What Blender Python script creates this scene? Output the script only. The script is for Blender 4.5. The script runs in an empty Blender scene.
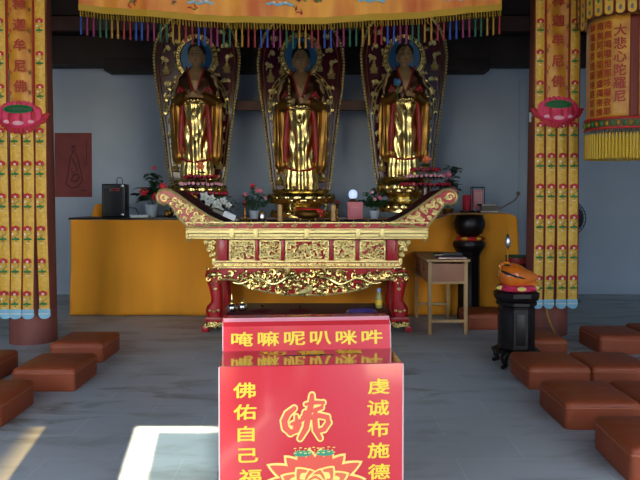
import bpy, bmesh, math, random
from mathutils import Vector, Matrix
from math import sin, cos, pi, radians, exp, sqrt

SC = bpy.context.scene
COL = SC.collection
random.seed(7)

# ------------------------------------------------------------------ camera
CAM_H = 1.40
cam_d = bpy.data.cameras.new('camera')
cam_d.sensor_width = 36.0
cam_d.lens = 690 / 640 * 36
cam_d.clip_start = 0.05
cam = bpy.data.objects.new('camera', cam_d)
cam.location = (0, 0, CAM_H)
cam.rotation_euler = (radians(90 - 1.5), 0, 0)
cam_d.shift_y = -24.9 / 640
COL.objects.link(cam)
SC.camera = cam

# ------------------------------------------------------------------ view, world, sun
SC.view_settings.view_transform = 'Standard'
SC.view_settings.look = 'None'
SC.view_settings.gamma = 1.0
SC.view_settings.use_curve_mapping = False
SC.view_settings.exposure = 0.72
SC.cycles.use_denoising = True
SC.cycles.sample_clamp_indirect = 6.0
SC.cycles.max_bounces = 8
SC.cycles.diffuse_bounces = 5

SUN_EL = radians(40)
SUN_DIR = Vector((-0.157, 0.988, 0)).normalized()      # the way the sunlight travels over the floor
wd = bpy.data.worlds.new('daylight')
SC.world = wd
wd.use_nodes = True
wn = wd.node_tree
bg = wn.nodes['Background']
sky = wn.nodes.new('ShaderNodeTexSky')
sky.sky_type = 'NISHITA'
sky.sun_disc = False
sky.sun_elevation = SUN_EL
sky.sun_rotation = pi + math.atan2(SUN_DIR.x, SUN_DIR.y)
sky.air_density = 1.0
sky.dust_density = 0.8
wn.links.new(sky.outputs[0], bg.inputs[0])
bg.inputs[1].default_value = 0.50

sun_d = bpy.data.lights.new('sun', 'SUN')
sun_d.energy = 17.0
sun_d.color = (1.0, 0.90, 0.68)
sun_d.angle = radians(0.4)
sun = bpy.data.objects.new('sun', sun_d)
COL.objects.link(sun)
sv = Vector((SUN_DIR.x * cos(SUN_EL), SUN_DIR.y * cos(SUN_EL), -sin(SUN_EL)))
sun.rotation_euler = sv.to_track_quat('-Z', 'Y').to_euler()
sun.location = (2, -8, 8)

WALL_Y = -0.6
DOOR = (-5.2, 5.2, 0.0, 4.12)
POST = (-0.90, -0.36)
for i, (x0, x1, z0, z1) in enumerate([DOOR]):
    l = bpy.data.lights.new('door_portal', 'AREA')
    l.shape = 'RECTANGLE'; l.size = x1 - x0; l.size_y = z1 - z0
    l.cycles.is_portal = True
    o = bpy.data.objects.new('door_portal', l)
    o.location = ((x0 + x1) / 2, WALL_Y - 0.15, (z0 + z1) / 2)
    o.rotation_euler = (radians(90), 0, 0)
    COL.objects.link(o)

# ------------------------------------------------------------------ materials
MATS = {}
def srgb(c):
    return tuple(((v / 255) / 12.92 if v / 255 <= 0.04045 else ((v / 255 + 0.055) / 1.055) ** 2.4) for v in c) + (1.0,)

def mat(name, rgb, rough=0.6, metal=0.0, coat=0.0, var=0.0, vscale=8.0, bump=0.0, bscale=60.0, rgb2=None,
        sheen=0.0, alpha=1.0, trans=0.0, emit=None, estr=0.0, spec=0.5, stretch=(1, 1, 1)):
    if name in MATS: return MATS[name]
    m = bpy.data.materials.new(name); m.use_nodes = True
    nt = m.node_tree; b = nt.nodes['Principled BSDF']
    b.inputs['Base Color'].default_value = srgb(rgb)
    b.inputs['Roughness'].default_value = rough
    b.inputs['Metallic'].default_value = metal
    b.inputs['Coat Weight'].default_value = coat
    b.inputs['Coat Roughness'].default_value = 0.08
    b.inputs['Specular IOR Level'].default_value = spec
    b.inputs['Sheen Weight'].default_value = sheen
    b.inputs['Transmission Weight'].default_value = trans
    if emit: 
        b.inputs['Emission Color'].default_value = srgb(emit); b.inputs['Emission Strength'].default_value = estr
    tc = nt.nodes.new('ShaderNodeTexCoord')
    mp = nt.nodes.new('ShaderNodeMapping'); mp.inputs['Scale'].default_value = stretch
    nt.links.new(tc.outputs['Object'], mp.inputs[0])
    if var > 0 or rgb2:
        n = nt.nodes.new('ShaderNodeTexNoise'); n.inputs['Scale'].default_value = vscale; n.inputs['Detail'].default_value = 5
        nt.links.new(mp.outputs[0], n.inputs[0])
        r = nt.nodes.new('ShaderNodeValToRGB')
        c2 = srgb(rgb2) if rgb2 else tuple(min(1, v * (1 - var)) for v in srgb(rgb)[:3]) + (1,)
        r.color_ramp.elements[0].position = 0.35; r.color_ramp.elements[0].color = c2
        r.color_ramp.elements[1].position = 0.65; r.color_ramp.elements[1].color = srgb(rgb)
        nt.links.new(n.outputs[0], r.inputs[0]); nt.links.new(r.outputs[0], b.inputs['Base Color'])
    if bump > 0:
        n2 = nt.nodes.new('ShaderNodeTexNoise'); n2.inputs['Scale'].default_value = bscale; n2.inputs['Detail'].default_value = 4
        nt.links.new(mp.outputs[0], n2.inputs[0])
        bp = nt.nodes.new('ShaderNodeBump'); bp.inputs['Strength'].default_value = bump; bp.inputs['Distance'].default_value = 0.01
        nt.links.new(n2.outputs[0], bp.inputs['Height']); nt.links.new(bp.outputs[0], b.inputs['Normal'])
    MATS[name] = m
    return m

def tinted_pane(name, rgb):
    m = bpy.data.materials.new(name); m.use_nodes = True
    nt = m.node_tree; nt.nodes.clear()
    o = nt.nodes.new('ShaderNodeOutputMaterial'); t = nt.nodes.new('ShaderNodeBsdfTransparent')
    g = nt.nodes.new('ShaderNodeBsdfGlossy'); g.inputs['Roughness'].default_value = 0.15
    mx = nt.nodes.new('ShaderNodeMixShader'); mx.inputs[0].default_value = 0.06
    t.inputs[0].default_value = srgb(rgb)
    nt.links.new(t.outputs[0], mx.inputs[1]); nt.links.new(g.outputs[0], mx.inputs[2]); nt.links.new(mx.outputs[0], o.inputs[0])
    return m

def floor_mat():
    m = bpy.data.materials.new('stone_tiles'); m.use_nodes = True
    nt = m.node_tree; b = nt.nodes['Principled BSDF']; L = nt.links.new
    tc = nt.nodes.new('ShaderNodeTexCoord')
    br = nt.nodes.new('ShaderNodeTexBrick')
    br.inputs['Scale'].default_value = 1.0
    br.inputs['Brick Width'].default_value = 0.73; br.inputs['Row Height'].default_value = 0.3655
    br.inputs['Mortar Size'].default_value = 0.0042; br.inputs['Mortar Smooth'].default_value = 0.3
    br.inputs['Color1'].default_value = srgb((184, 194, 196)); br.inputs['Color2'].default_value = srgb((192, 200, 200))
    br.inputs['Mortar'].default_value = srgb((206, 210, 204))
    L(tc.outputs['Object'], br.inputs[0])
    # brown dirt streaks, stretched along x
    mp = nt.nodes.new('ShaderNodeMapping'); mp.inputs['Scale'].default_value = (0.9, 2.3, 1)
    L(tc.outputs['Object'], mp.inputs[0])
    n = nt.nodes.new('ShaderNodeTexNoise'); n.inputs['Scale'].default_value = 1.7; n.inputs['Detail'].default_value = 7
    n.inputs['Roughness'].default_value = 0.62; n.inputs['Distortion'].default_value = 0.5
    L(mp.outputs[0], n.inputs[0])
    r = nt.nodes.new('ShaderNodeValToRGB'); r.color_ramp.elements[0].position = 0.50; r.color_ramp.elements[0].color = (0, 0, 0, 1)
    r.color_ramp.elements[1].position = 0.64; r.color_ramp.elements[1].color = (.75, .75, .75, 1)
    L(n.outputs[0], r.inputs[0])
    mx = nt.nodes.new('ShaderNodeMixRGB'); mx.inputs[2].default_value = srgb((100, 86, 62))
    nm = nt.nodes.new('ShaderNodeTexNoise'); nm.inputs['Scale'].default_value = 0.55; nm.inputs['Detail'].default_value = 2
    L(tc.outputs['Object'], nm.inputs[0])
    rm = nt.nodes.new('ShaderNodeValToRGB'); rm.color_ramp.elements[0].position = 0.44; rm.color_ramp.elements[0].color = (.34, .34, .34, 1)
    rm.color_ramp.elements[1].position = 0.60; L(nm.outputs[0], rm.inputs[0])
    mm_ = nt.nodes.new('ShaderNodeMath'); mm_.operation = 'MULTIPLY'; L(r.outputs[0], mm_.inputs[0]); L(rm.outputs[0], mm_.inputs[1])
    L(mm_.outputs[0], mx.inputs[0]); L(br.outputs[0], mx.inputs[1])
    n3 = nt.nodes.new('ShaderNodeTexNoise'); n3.inputs['Scale'].default_value = 0.9; n3.inputs['Detail'].default_value = 6
    L(tc.outputs['Object'], n3.inputs[0])
    mx2 = nt.nodes.new('ShaderNodeMixRGB'); mx2.blend_type = 'MULTIPLY'; mx2.inputs[0].default_value = 0.22
    L(mx.outputs[0], mx2.inputs[1]); L(n3.outputs[0], mx2.inputs[2])
    L(mx2.outputs[0], b.inputs['Base Color'])
    b.inputs['Roughness'].default_value = 0.5
    bp = nt.nodes.new('ShaderNodeBump'); bp.inputs['Strength'].default_value = 0.15; bp.inputs['Distance'].default_value = 0.003
    n4 = nt.nodes.new('ShaderNodeTexNoise'); n4.inputs['Scale'].default_value = 25
    L(tc.outputs['Object'], n4.inputs[0]); L(n4.outputs[0], bp.inputs['Height']); L(bp.outputs[0], b.inputs['Normal'])
    return m

M = dict(
    wall=mat('painted_plaster', (176, 188, 202), 0.85, var=0.10, vscale=1.3, bump=0.1, bscale=20),
    darkwood=mat('dark_roof_timber', (46, 30, 24), 0.7, var=0.4, vscale=3, bump=0.2),
    beamwood=mat('brown_tie_beam', (84, 56, 46), 0.7, var=0.3, vscale=4),
    column=mat('maroon_column_paint', (134, 72, 60), 0.65, var=0.25, vscale=5, bump=0.2, bscale=30, stretch=(1, 1, .25)),
    ground=mat('courtyard_stone', (150, 154, 160), 0.9, var=0.15, vscale=2),
    cushion=mat('brown_vinyl', (150, 72, 42), 0.5, spec=0.3, var=0.12, vscale=4, bump=0.12, bscale=18),
    seam=mat('cushion_piping', (170, 92, 58), 0.45),
    red=mat('red_acrylic', (220, 50, 58), 0.25, coat=0.6),
    redtop=mat('dark_red_acrylic', (150, 24, 26), 0.10, coat=0.8),
    strip=mat('painted_glare_pink', (240, 150, 160), 0.3, coat=0.5),  # pale pink stands for sky glare on the panel fold
    edge=mat('clear_edge', (238, 196, 190), 0.3),
    yel=mat('yellow_lettering', (250, 214, 60), 0.5),
    yelo=mat('pale_yellow_outline', (250, 226, 120), 0.5),
    orng=mat('orange_print', (240, 116, 74), 0.5),
    coral=mat('coral_print', (238, 92, 72), 0.5),
    greenp=mat('green_print', (64, 150, 110), 0.5),
    slot=mat('slot_black', (20, 14, 14), 0.6),
    silver=mat('bright_steel', (200, 200, 200), 0.2, metal=1.0),
    gold=mat('polished_gold_leaf', (224, 196, 124), 0.24, metal=1.0, bump=0.12, bscale=30),
    palegold=mat('pale_gold_leaf', (232, 208, 136), 0.34, metal=0.72, bump=0.5, bscale=70),
    darkgold=mat('dark_bronze_gilding', (150, 108, 50), 0.34, metal=0.9, bump=0.15, bscale=25),  # darker gilding colour of the sleeves and brassware
    bronze=mat('bronze_skin', (164, 130, 88), 0.45, metal=0.15),
    mantle=mat('dark_mantle_lacquer', (66, 42, 24), 0.35, metal=0.5, bump=0.1),
    hair=mat('blue_black_hair', (18, 20, 30), 0.6, bump=0.6, bscale=70),
    lacq=mat('red_lacquer', (176, 14, 26), 0.28, coat=0.15, spec=0.4),
    redfab=mat('red_cloth_paint', (150, 24, 24), 0.5),
    maroon=mat('maroon_panel_lacquer', (84, 12, 24), 0.22, coat=0.3, rgb2=(58, 16, 40), vscale=3),
    halo=mat('blue_halo_paint', (56, 118, 166), 0.45),
    maroontop=mat('maroon_table_lacquer', (80, 26, 34), 0.55, coat=0.0, spec=0.03),
    cloth=mat('orange_cloth', (244, 156, 14), 0.75, sheen=0.2, var=0.12, vscale=2.5, stretch=(1, 1, .2)),
    wood=mat('pale_pine', (186, 146, 94), 0.55, var=0.25, vscale=6, stretch=(1, 1, .1)),
    plywood=mat('reddish_plywood', (160, 108, 78), 0.6, var=0.2, vscale=5),
    black=mat('black_lacquer', (18, 11, 11), 0.38, coat=0.0, spec=0.35),
    blackp=mat('black_plastic', (20, 24, 28), 0.35),
    satin=mat('gold_satin', (222, 158, 40), 0.42, rgb2=(190, 116, 22), vscale=6, bump=0.25, bscale=12, sheen=0.3),
    satin2=mat('yellow_brocade', (228, 180, 62), 0.5, rgb2=(210, 158, 48), vscale=30, bump=0.3, bscale=50),
    osatin=mat('orange_satin', (232, 158, 48), 0.42, rgb2=(196, 92, 24), vscale=4.5, bump=0.7, bscale=10, sheen=0.2, stretch=(1, 1, .3)),
    fringe=mat('olive_gold_fringe', (176, 136, 20), 0.6, bump=0.4, bscale=120),
    yfringe=mat('yellow_fringe', (214, 170, 40), 0.6),
    bred=mat('embroidery_red', (196, 40, 36), 0.6),
    bred2=mat('rust_red_lettering', (172, 58, 26), 0.6),
    bmar=mat('strip_border_maroon', (120, 40, 22), 0.6),
    bwhite=mat('embroidery_white', (226, 214, 196), 0.6),
    bgreen=mat('embroidery_green', (30, 120, 60), 0.6),
    bblue=mat('embroidery_pale_blue', (132, 186, 210), 0.6),
    pink=mat('lotus_pink', (226, 60, 104), 0.6, rgb2=(200, 26, 66), vscale=9),
    lpink=mat('pale_pink', (238, 168, 180), 0.6),
    dpink=mat('deep_red_petal', (176, 18, 40), 0.6),
    lotgreen=mat('lotus_centre_green', (28, 90, 48), 0.6, bump=0.5, bscale=60),
    leaf=mat('dark_green_leaf', (40, 82, 46), 0.5, var=0.4, vscale=12),
    leaf2=mat('mid_green_leaf', (64, 110, 62), 0.5, var=0.3, vscale=12),
    pot=mat('white_ceramic', (196, 210, 222), 0.3, coat=0.3),
    petalw=mat('white_petal', (230, 232, 222), 0.5),
    petalr=mat('red_petal', (206, 22, 46), 0.5),
    petalp=mat('pink_petal', (224, 112, 136), 0.5),
    paper=mat('red_poster_paper', (134, 64, 60), 0.8, var=0.2, vscale=3),
    ink=mat('dark_ink', (64, 30, 40), 0.8),
    grey=mat('grey_paper', (124, 118, 106), 0.8),
    white=mat('white_plastic', (214, 218, 220), 0.4),
    pinkbox=mat('pink_card', (232, 132, 140), 0.6),
    glasslike=mat('clear_glass', (220, 200, 200), 0.05, trans=0.9),
    bluelamp=mat('lit_blue_white_lamp', (200, 220, 255), 0.3, emit=(190, 210, 255), estr=0.5),
    violet=mat('violet_plastic', (70, 58, 120), 0.25),
    muyu=mat('orange_lacquered_wood', (222, 124, 36), 0.18, coat=0.5, rgb2=(196, 92, 20), vscale=5),
    cap=mat('blue_cap', (120, 150, 210), 0.4),
    oil=mat('oil_bottle', (150, 140, 80), 0.2),
    redlabel=mat('red_label', (190, 50, 40), 0.5),
    cord=mat('yellow_cord', (170, 130, 40), 0.6),
    cable=mat('tan_cable', (140, 112, 92), 0.6),
    bamboo=mat('tan_bamboo', (198, 150, 92), 0.55),
    bag=mat('maroon_book', (120, 24, 40), 0.5),
    tblue=mat('tassel_blue', (20, 58, 140), 0.5), tmag=mat('tassel_magenta', (118, 20, 78), 0.5),
    tgreen=mat('tassel_green', (16, 78, 52), 0.5), tgold=mat('tassel_gold', (150, 108, 24), 0.5),
    tred=mat('tassel_red', (130, 18, 22), 0.5),
    band=mat('dark_green_band', (60, 62, 30), 0.6, rgb2=(120, 80, 30), vscale=14),
)

# ------------------------------------------------------------------ mesh builder
class B:
    def __init__(s):
        s.bm = bmesh.new(); s.mats = []
    def mi(s, m):
        if m not in s.mats: s.mats.append(m)
        return s.mats.index(m)
    def box(s, c, sz, m, bev=0.0, rot=None, seg=2):
        t = bmesh.new(); bmesh.ops.create_cube(t, size=1.0)
        for v in t.verts: v.co = Vector((v.co.x * sz[0], v.co.y * sz[1], v.co.z * sz[2]))
        if bev > 0: bmesh.ops.bevel(t, geom=list(t.edges), offset=bev, segments=seg, profile=0.6, affect='EDGES')
        mt = Matrix.Translation(Vector(c))
        if rot is not None: mt = mt @ rot
        s.merge(t, mt, m); return s
    def merge(s, t, mt, m):
        i = s.mi(m); mp = {}
        for v in t.verts: mp[v] = s.bm.verts.new(mt @ v.co)
        for f in t.faces:
            try:
                nf = s.bm.faces.new([mp[v] for v in f.verts]); nf.material_index = i
            except ValueError: pass
        t.free()
    def lathe(s, prof, c, m, n=24, sx=1, sy=1, ang=None, flute=None):
        i = s.mi(m); rings = []
        for (r, z) in prof:
            ring = []
            for k in range(n):
                a = 2 * pi * k / n
                rr = r * (1 + (flute(a, z) if flute else 0))
                ring.append(s.bm.verts.new((c[0] + rr * cos(a) * sx, c[1] + rr * sin(a) * sy, c[2] + z)))
            rings.append(ring)
        for a, b_ in zip(rings, rings[1:]):
            for k in range(n):
                f = s.bm.faces.new((a[k], a[(k + 1) % n], b_[(k + 1) % n], b_[k])); f.material_index = i
        for ring, rev in ((rings[0], True), (rings[-1], False)):
            f = s.bm.faces.new(list(reversed(ring)) if rev else ring); f.material_index = i
        return s
    def tube(s, pts, r, m, n=6, sq=1.0):
        i = s.mi(m); pts = [Vector(p) for p in pts]; rings = []
        rs = r if isinstance(r, (list, tuple)) else [r] * len(pts)
        up = None
        for k, p in enumerate(pts):
            d = (pts[min(k + 1, len(pts) - 1)] - pts[max(k - 1, 0)])
            if d.length < 1e-9: d = Vector((0, 0, 1))
            d.normalize()
            if up is None:
                up = Vector((0, 1, 0)) if abs(d.y) < 0.9 else Vector((1, 0, 0))
            u = (up - d * up.dot(d))
            if u.length < 1e-6: u = d.orthogonal()
            u.normalize(); up = u; w = d.cross(u)
            rings.append([s.bm.verts.new(p + (u * cos(2 * pi * j / n) * sq + w * sin(2 * pi * j / n)) * rs[k]) for j in range(n)])
        for a, b_ in zip(rings, rings[1:]):
            for j in range(n):
                f = s.bm.faces.new((a[j], a[(j + 1) % n], b_[(j + 1) % n], b_[j])); f.material_index = i
        for ring in (rings[0], rings[-1]):
            f = s.bm.faces.new(ring if ring is rings[-1] else list(reversed(ring))); f.material_index = i
        return s
    def ball(s, c, r, m, seg=12, rings=8, fn=None):
        if not isinstance(r, (tuple, list)): r = (r, r, r)
        t = bmesh.new(); bmesh.ops.create_uvsphere(t, u_segments=seg, v_segments=rings, radius=1)
        for v in t.verts:
            p = Vector((v.co.x * r[0], v.co.y * r[1], v.co.z * r[2]))
            v.co = fn(p) if fn else p
        s.merge(t, Matrix.Translation(Vector(c)), m); return s
    def prism(s, poly, y0, y1, m, plane='xz'):
        i = s.mi(m)
        def P(a, b, y): return (a, y, b) if plane == 'xz' else ((a, b, y) if plane == 'xy' else (y, a, b))
        A = [s.bm.verts.new(P(a, b, y0)) for a, b in poly]; Bv = [s.bm.verts.new(P(a, b, y1)) for a, b in poly]
        n = len(poly)
        fs = [s.bm.faces.new(A), s.bm.faces.new(list(reversed(Bv)))]
        for k in range(n): fs.append(s.bm.faces.new((A[k], Bv[k], Bv[(k + 1) % n], A[(k + 1) % n])))
        for f in fs: f.material_index = i
        return s
    def grid(s, fn, nu, nv, m, closed_u=False, mfn=None):
        i = s.mi(m)
        V = [[s.bm.verts.new(fn(a / (nu if closed_u else nu), b / nv)) for a in range(nu + (0 if closed_u else 1))] for b in range(nv + 1)]
        cols = len(V[0])
        for b in range(nv):
            for a in range(nu):
                a2 = (a + 1) % cols
                f = s.bm.faces.new((V[b][a], V[b][a2], V[b + 1][a2], V[b + 1][a])); f.material_index = i
                if mfn:
                    mm = mfn((a + .5) / nu, (b + .5) / nv)
                    if mm: f.material_index = s.mi(mm)
        return s
    def sheet(s, fn, nu, nv, th, m):
        """a cloth with real thickness th along +y"""
        i = s.mi(m)
        F = [[s.bm.verts.new(fn(a / nu, b / nv)) for a in range(nu + 1)] for b in range(nv + 1)]
        K = [[s.bm.verts.new(Vector(fn(a / nu, b / nv)) + Vector((0, th, 0))) for a in range(nu + 1)] for b in range(nv + 1)]
        def q(*v):
            f = s.bm.faces.new(v); f.material_index = i
        for b in range(nv):
            for a in range(nu):
                q(F[b][a], F[b][a + 1], F[b + 1][a + 1], F[b + 1][a]); q(K[b][a], K[b + 1][a], K[b + 1][a + 1], K[b][a + 1])
        for b in range(nv):
            q(F[b][0], F[b + 1][0], K[b + 1][0], K[b][0]); q(F[b][nu], K[b][nu], K[b + 1][nu], F[b + 1][nu])
        for a in range(nu):
            q(F[0][a], K[0][a], K[0][a + 1], F[0][a + 1]); q(F[nv][a], F[nv][a + 1], K[nv][a + 1], K[nv][a])
        return s
    def mesh(s, me, mt, m):
        t = bmesh.new(); t.from_mesh(me); s.merge(t, mt, m); return s
    def build(s, name, parent=None, smooth=True, angle=40, loc=None, fix=True):
        if fix: bmesh.ops.recalc_face_normals(s.bm, faces=list(s.bm.faces))
        me = bpy.data.meshes.new(name); s.bm.to_mesh(me); s.bm.free()
        for m in s.mats: me.materials.append(m)
        if smooth:
            me.shade_smooth(); me.set_sharp_from_angle(angle=radians(angle))
        o = bpy.data.objects.new(name, me); COL.objects.link(o)
        if parent: o.parent = parent
        if loc: o.location = loc
        return o

def tag(o, label, cat, group=None, kind=None):
    o['label'] = label; o['category'] = cat
    if group: o['group'] = group
    if kind: o['kind'] = kind
    return o
def thing(name, loc, label, cat, group=None, rz=0):
    o = bpy.data.objects.new(name, None); o.empty_display_size = 0.1
    o.location = loc; o.rotation_euler = (0, 0, rz); COL.objects.link(o)
    return tag(o, label, cat, group)
def struct(b, name, **k):
    o = b.build(name, **k); o['kind'] = 'structure'; return o
def copy_tree(o, parent=None):
    c = o.copy(); COL.objects.link(c); c.parent = parent
    for ch in list(o.children): copy_tree(ch, c)
    return c

_F = {}
def text_mesh(ch, bold=0.0):
    """one line of writing as a flat mesh, centred, glyph about 1 high"""
    k = (ch, bold)
    if k in _F: return _F[k]
    cu = bpy.data.curves.new('t', 'FONT'); cu.body = ch; cu.size = 1.0
    cu.align_x = 'CENTER'; cu.resolution_u = 3
    o = bpy.data.objects.new('t', cu); COL.objects.link(o)
    dg = bpy.context.evaluated_depsgraph_get(); dg.update()
    me = bpy.data.meshes.new_from_object(o.evaluated_get(dg))
    bpy.data.objects.remove(o); bpy.data.curves.remove(cu)
    xs = [v.co.x for v in me.vertices]; ys = [v.co.y for v in me.vertices]
    if xs:
        cx, cy = (min(xs) + max(xs)) / 2, (min(ys) + max(ys)) / 2
        for v in me.vertices: v.co.x -= cx; v.co.y -= cy
    if bold:        # thicker strokes: the glyph spread outwards in all directions
        t = bmesh.new(); n = 10 if bold < .035 else 20
        radii = [0] + [bold] + ([bold * .5] if bold > .03 else [])
        for q, r in enumerate(radii):
            for j in range(n if r else 1):
                a = 2 * pi * j / n; mp = {}
                for v in me.vertices: mp[v.index] = t.verts.new((v.co.x + r * cos(a), v.co.y + r * sin(a), v.co.z + 1e-5 * (j + q)))
                for p in me.polygons: t.faces.new([mp[i] for i in p.vertices])
        me = bpy.data.meshes.new('t'); t.to_mesh(me); t.free()
    _F[k] = me
    return me
def write(b, ch, c, sx, sz, m, bold=0.02, frame=None):
    """lettering standing in the xz plane facing -y (or in the given 4x4 frame)"""
    mt = Matrix.Translation(Vector(c)) @ (frame or Matrix.Rotation(radians(90), 4, 'X')) @ Matrix.Diagonal((sx, sz, 1, 1))
    b.mesh(text_mesh(ch, bold), mt, m)

def PX(px, D): return (px - 320) / 690 * D
def PZ(py, D): return CAM_H - (py - 197) / 690 * D
# ------------------------------------------------------------------ the room
RX0, RX1, BY, CZ = -6.0, 6.0, 9.9, 4.8
b = B(); b.box((0, (BY + WALL_Y) / 2, -0.05), (RX1 - RX0 + .4, BY - WALL_Y + .4, 0.1), floor_mat()); struct(b, 'floor', smooth=False)
b = B(); b.box((0, -12.8 - WALL_Y, -0.08), (60, 24, 0.1), M['ground']); struct(b, 'ground', smooth=False)
b = B(); b.box((0, BY + .1, CZ / 2), (RX1 - RX0 + .4, .2, CZ), M['wall']); struct(b, 'wall_back', smooth=False)
b = B(); b.box((RX0 - .1, (BY + WALL_Y) / 2, CZ / 2), (.2, BY - WALL_Y, CZ), M['wall']); struct(b, 'wall_left', smooth=False)
b = B(); b.box((RX1 + .1, (BY + WALL_Y) / 2, CZ / 2), (.2, BY - WALL_Y, CZ), M['wall']); struct(b, 'wall_right', smooth=False)
b = B(); b.box((0, (BY + WALL_Y) / 2, CZ + .05), (RX1 - RX0 + .4, BY - WALL_Y + .4, .1), M['darkwood'])
struct(b, 'ceiling', smooth=False)
# front wall: one wide, tall doorway with a post in it, plus tinted panes and tall blocks added to shape the sun patches
b = B()
for xa, xb, za, zb in ((RX0 - .2, DOOR[0], 0, CZ), (DOOR[1], RX1 + .2, 0, CZ), (DOOR[0], DOOR[1], DOOR[3], CZ), (POST[0], POST[1], 0, DOOR[3])):
    b.box(((xa + xb) / 2, WALL_Y - .04, (za + zb) / 2), (xb - xa, .08, zb - za), M['darkwood'])
struct(b, 'wall_front', smooth=False)
b = B(); b.box((.20, WALL_Y - .04, (DOOR[3] - .12) / 2), (.84, .008, DOOR[3] - .12), tinted_pane('sun_dimming_tint', (172, 184, 194)))  # pane added to dim the main sun patch on the floor
struct(b, 'sun_pane_1', smooth=False)
b = B(); b.box((-1.05, WALL_Y - .04, DOOR[3] / 2), (.30, .008, DOOR[3]), tinted_pane('sun_warming_tint', (205, 190, 160)))  # added pane, dims and warms the left sun patch
struct(b, 'sun_pane_2', smooth=False)
TY = -18.0  # unseen blocks added to keep the sun out except through a slit
sh = 0.159 * (WALL_Y - TY)
TH = DOOR[3] + (WALL_Y - TY) / .988 * math.tan(SUN_EL) + .4
for i, (xa, xb) in enumerate(((DOOR[0] + sh - .5, -1.04 + sh), (.20 + sh, DOOR[1] + sh + .5))):
    b = B(); b.box(((xa + xb) / 2, TY, TH / 2), (xb - xa, 1.0, TH), M['wall'])
    for k in range(4): b.box(((xa + xb) / 2, TY + .1, TH * (k + 1) / 4 - .2), (xb - xa, 1.2, .25), M['darkwood'])
    struct(b, ('sun_block_east', 'sun_block_west')[i], smooth=False)
# roof timbers across the back
TB = 9.55
def beam(name, x0, x1, z0, z1, y0, y1, m='darkwood'):
    b = B(); b.box(((x0 + x1) / 2, (y0 + y1) / 2, (z0 + z1) / 2), (x1 - x0, y1 - y0, z1 - z0), M[m], bev=.015); return struct(b, name)
beam('trim_1', RX0, RX1, 3.22, 3.62, TB, TB + .3)
beam('trim_2', RX0, RX1, 3.66, 3.86, TB - .12, TB + .3, 'beamwood')
beam('trim_3', RX0, RX1, 3.90, 4.8, TB, TB + .3)
beam('trim_4', PX(106, TB), PX(488, TB), 3.13, 3.30, TB - .06, TB + .28)
beam('trim_5', RX0, RX1, 4.15, 4.4, 6.6, 6.9)
for i, y in enumerate((8.3, 5.2, 3.6, 2.0)): beam('trim_%d' % (6 + i), RX0, RX1, 4.55, 4.8, y, y + .2)
beam('trim_10', PX(215, 9.2), PX(388, 9.2), PZ(111, 9.2), PZ(101, 9.2), 9.16, 9.24, 'beamwood')
# shallow panel moulding on the back wall
b = B()
for (x, z0, z1) in ((PX(519.5, 9.88), .9, 3.1), (PX(527, 9.88), .9, 3.1)): b.box((x, 9.885, (z0 + z1) / 2), (.022, .02, z1 - z0), M['wall'])
b.box((PX(523, 9.88), 9.885, 3.1), (.12, .02, .022), M['wall'])
struct(b, 'trim_11')
# columns
def column(name, x, y, r):
    b = B(); b.lathe([(r * 1.02, 0), (r * 1.02, .02), (r, .5), (r * .96, 1.6), (r * .88, 3.2), (r * .84, 4.8)], (0, 0, 0), M['column'], 40)
    o = struct(b, name, loc=(x, y, 0)); return o
column('pillar_left', -2.79, 6.69, .215)
column('pillar_right', 2.33, 7.08, .205)
b = B(); b.box((0, 0, 0), (.05, .03, .10), M['white'], bev=.008); b.box((0, -.02, .015), (.02, .02, .03), M['white'], bev=.003)
o = b.build('light_switch', loc=(2.33 - .178, 7.08 - .035, PZ(117, 7.0))); tag(o, 'small white switch box fixed to the side of the right-hand maroon column', 'switch')

# ------------------------------------------------------------------ kneeling cushions
def cushion(x, y, label, w=.455, d=.52, rz=0.0, seed=0, h=.18):
    rnd = random.Random(seed)
    t = thing('kneeling_cushion', (x + w / 2, y + d / 2, 0), label, 'cushion', 'brown kneeling cushions', rz)
    b = B()
    N, R = 22, 12
    hw, hd = w / 2, d / 2
    ph = [rnd.uniform(0, 6) for _ in range(4)]
    def sup(a, e=7.0):
        c, s_ = cos(a), sin(a); r = (abs(c) ** e + abs(s_) ** e) ** (-1 / e); return r * c, r * s_
    prof = [(.985, 0), (.998, .006), (1.0, .05), (1.0, .085), (1.0, .118), (.998, .130), (.988, .141), (.965, .149), (.90, .157), (.75, .163), (.55, .168), (.3, .1695), (.02, .17)]
    i = b.mi(M['cushion']); rings = []
    n = 96
    for (k, z) in prof:
        ring = []
        for q in range(n):
            sx_, sy_ = sup(2 * pi * q / n, 26.0 if k > .7 else 12)
            wob = 1 + .006 * sin(5 * 2 * pi * q / n + ph[0])
            zz = z * h / .17 + (.0012 * sin(9 * sx_ + ph[1]) * sin(7 * sy_ + ph[2]) if z > .13 else 0)
            ring.append(b.bm.verts.new((sx_ * hw * k * wob, sy_ * hd * k * wob, zz)))
        rings.append(ring)
    for r0, r1 in zip(rings, rings[1:]):
        for q in range(n):
            f = b.bm.faces.new((r0[q], r0[(q + 1) % n], r1[(q + 1) % n], r1[q])); f.material_index = i
    b.bm.faces.new(rings[-1]); b.bm.faces.new(list(reversed(rings[0])))
    b.build('cover', t, angle=70)
    b = B(); pts = []
    for q in range(65):
        sx_, sy_ = sup(2 * pi * q / 64, 26.0); pts.append((sx_ * hw * 1.0, sy_ * hd * 1.0, (.122 * h / .17)))
    b.tube(pts, .005, M['seam'], 5); b.build('piping', t)
    return t
cushion(-2.39, 4.14, 'brown vinyl cushion cut by the left frame edge, nearest of the left group', seed=1)
cushion(-2.22, 4.93, 'brown vinyl cushion in the middle of the left row, before the left column', seed=2)
cushion(-2.29, 5.80, 'brown vinyl cushion farthest back on the left, nearest the orange altar cloth', seed=3)
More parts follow.
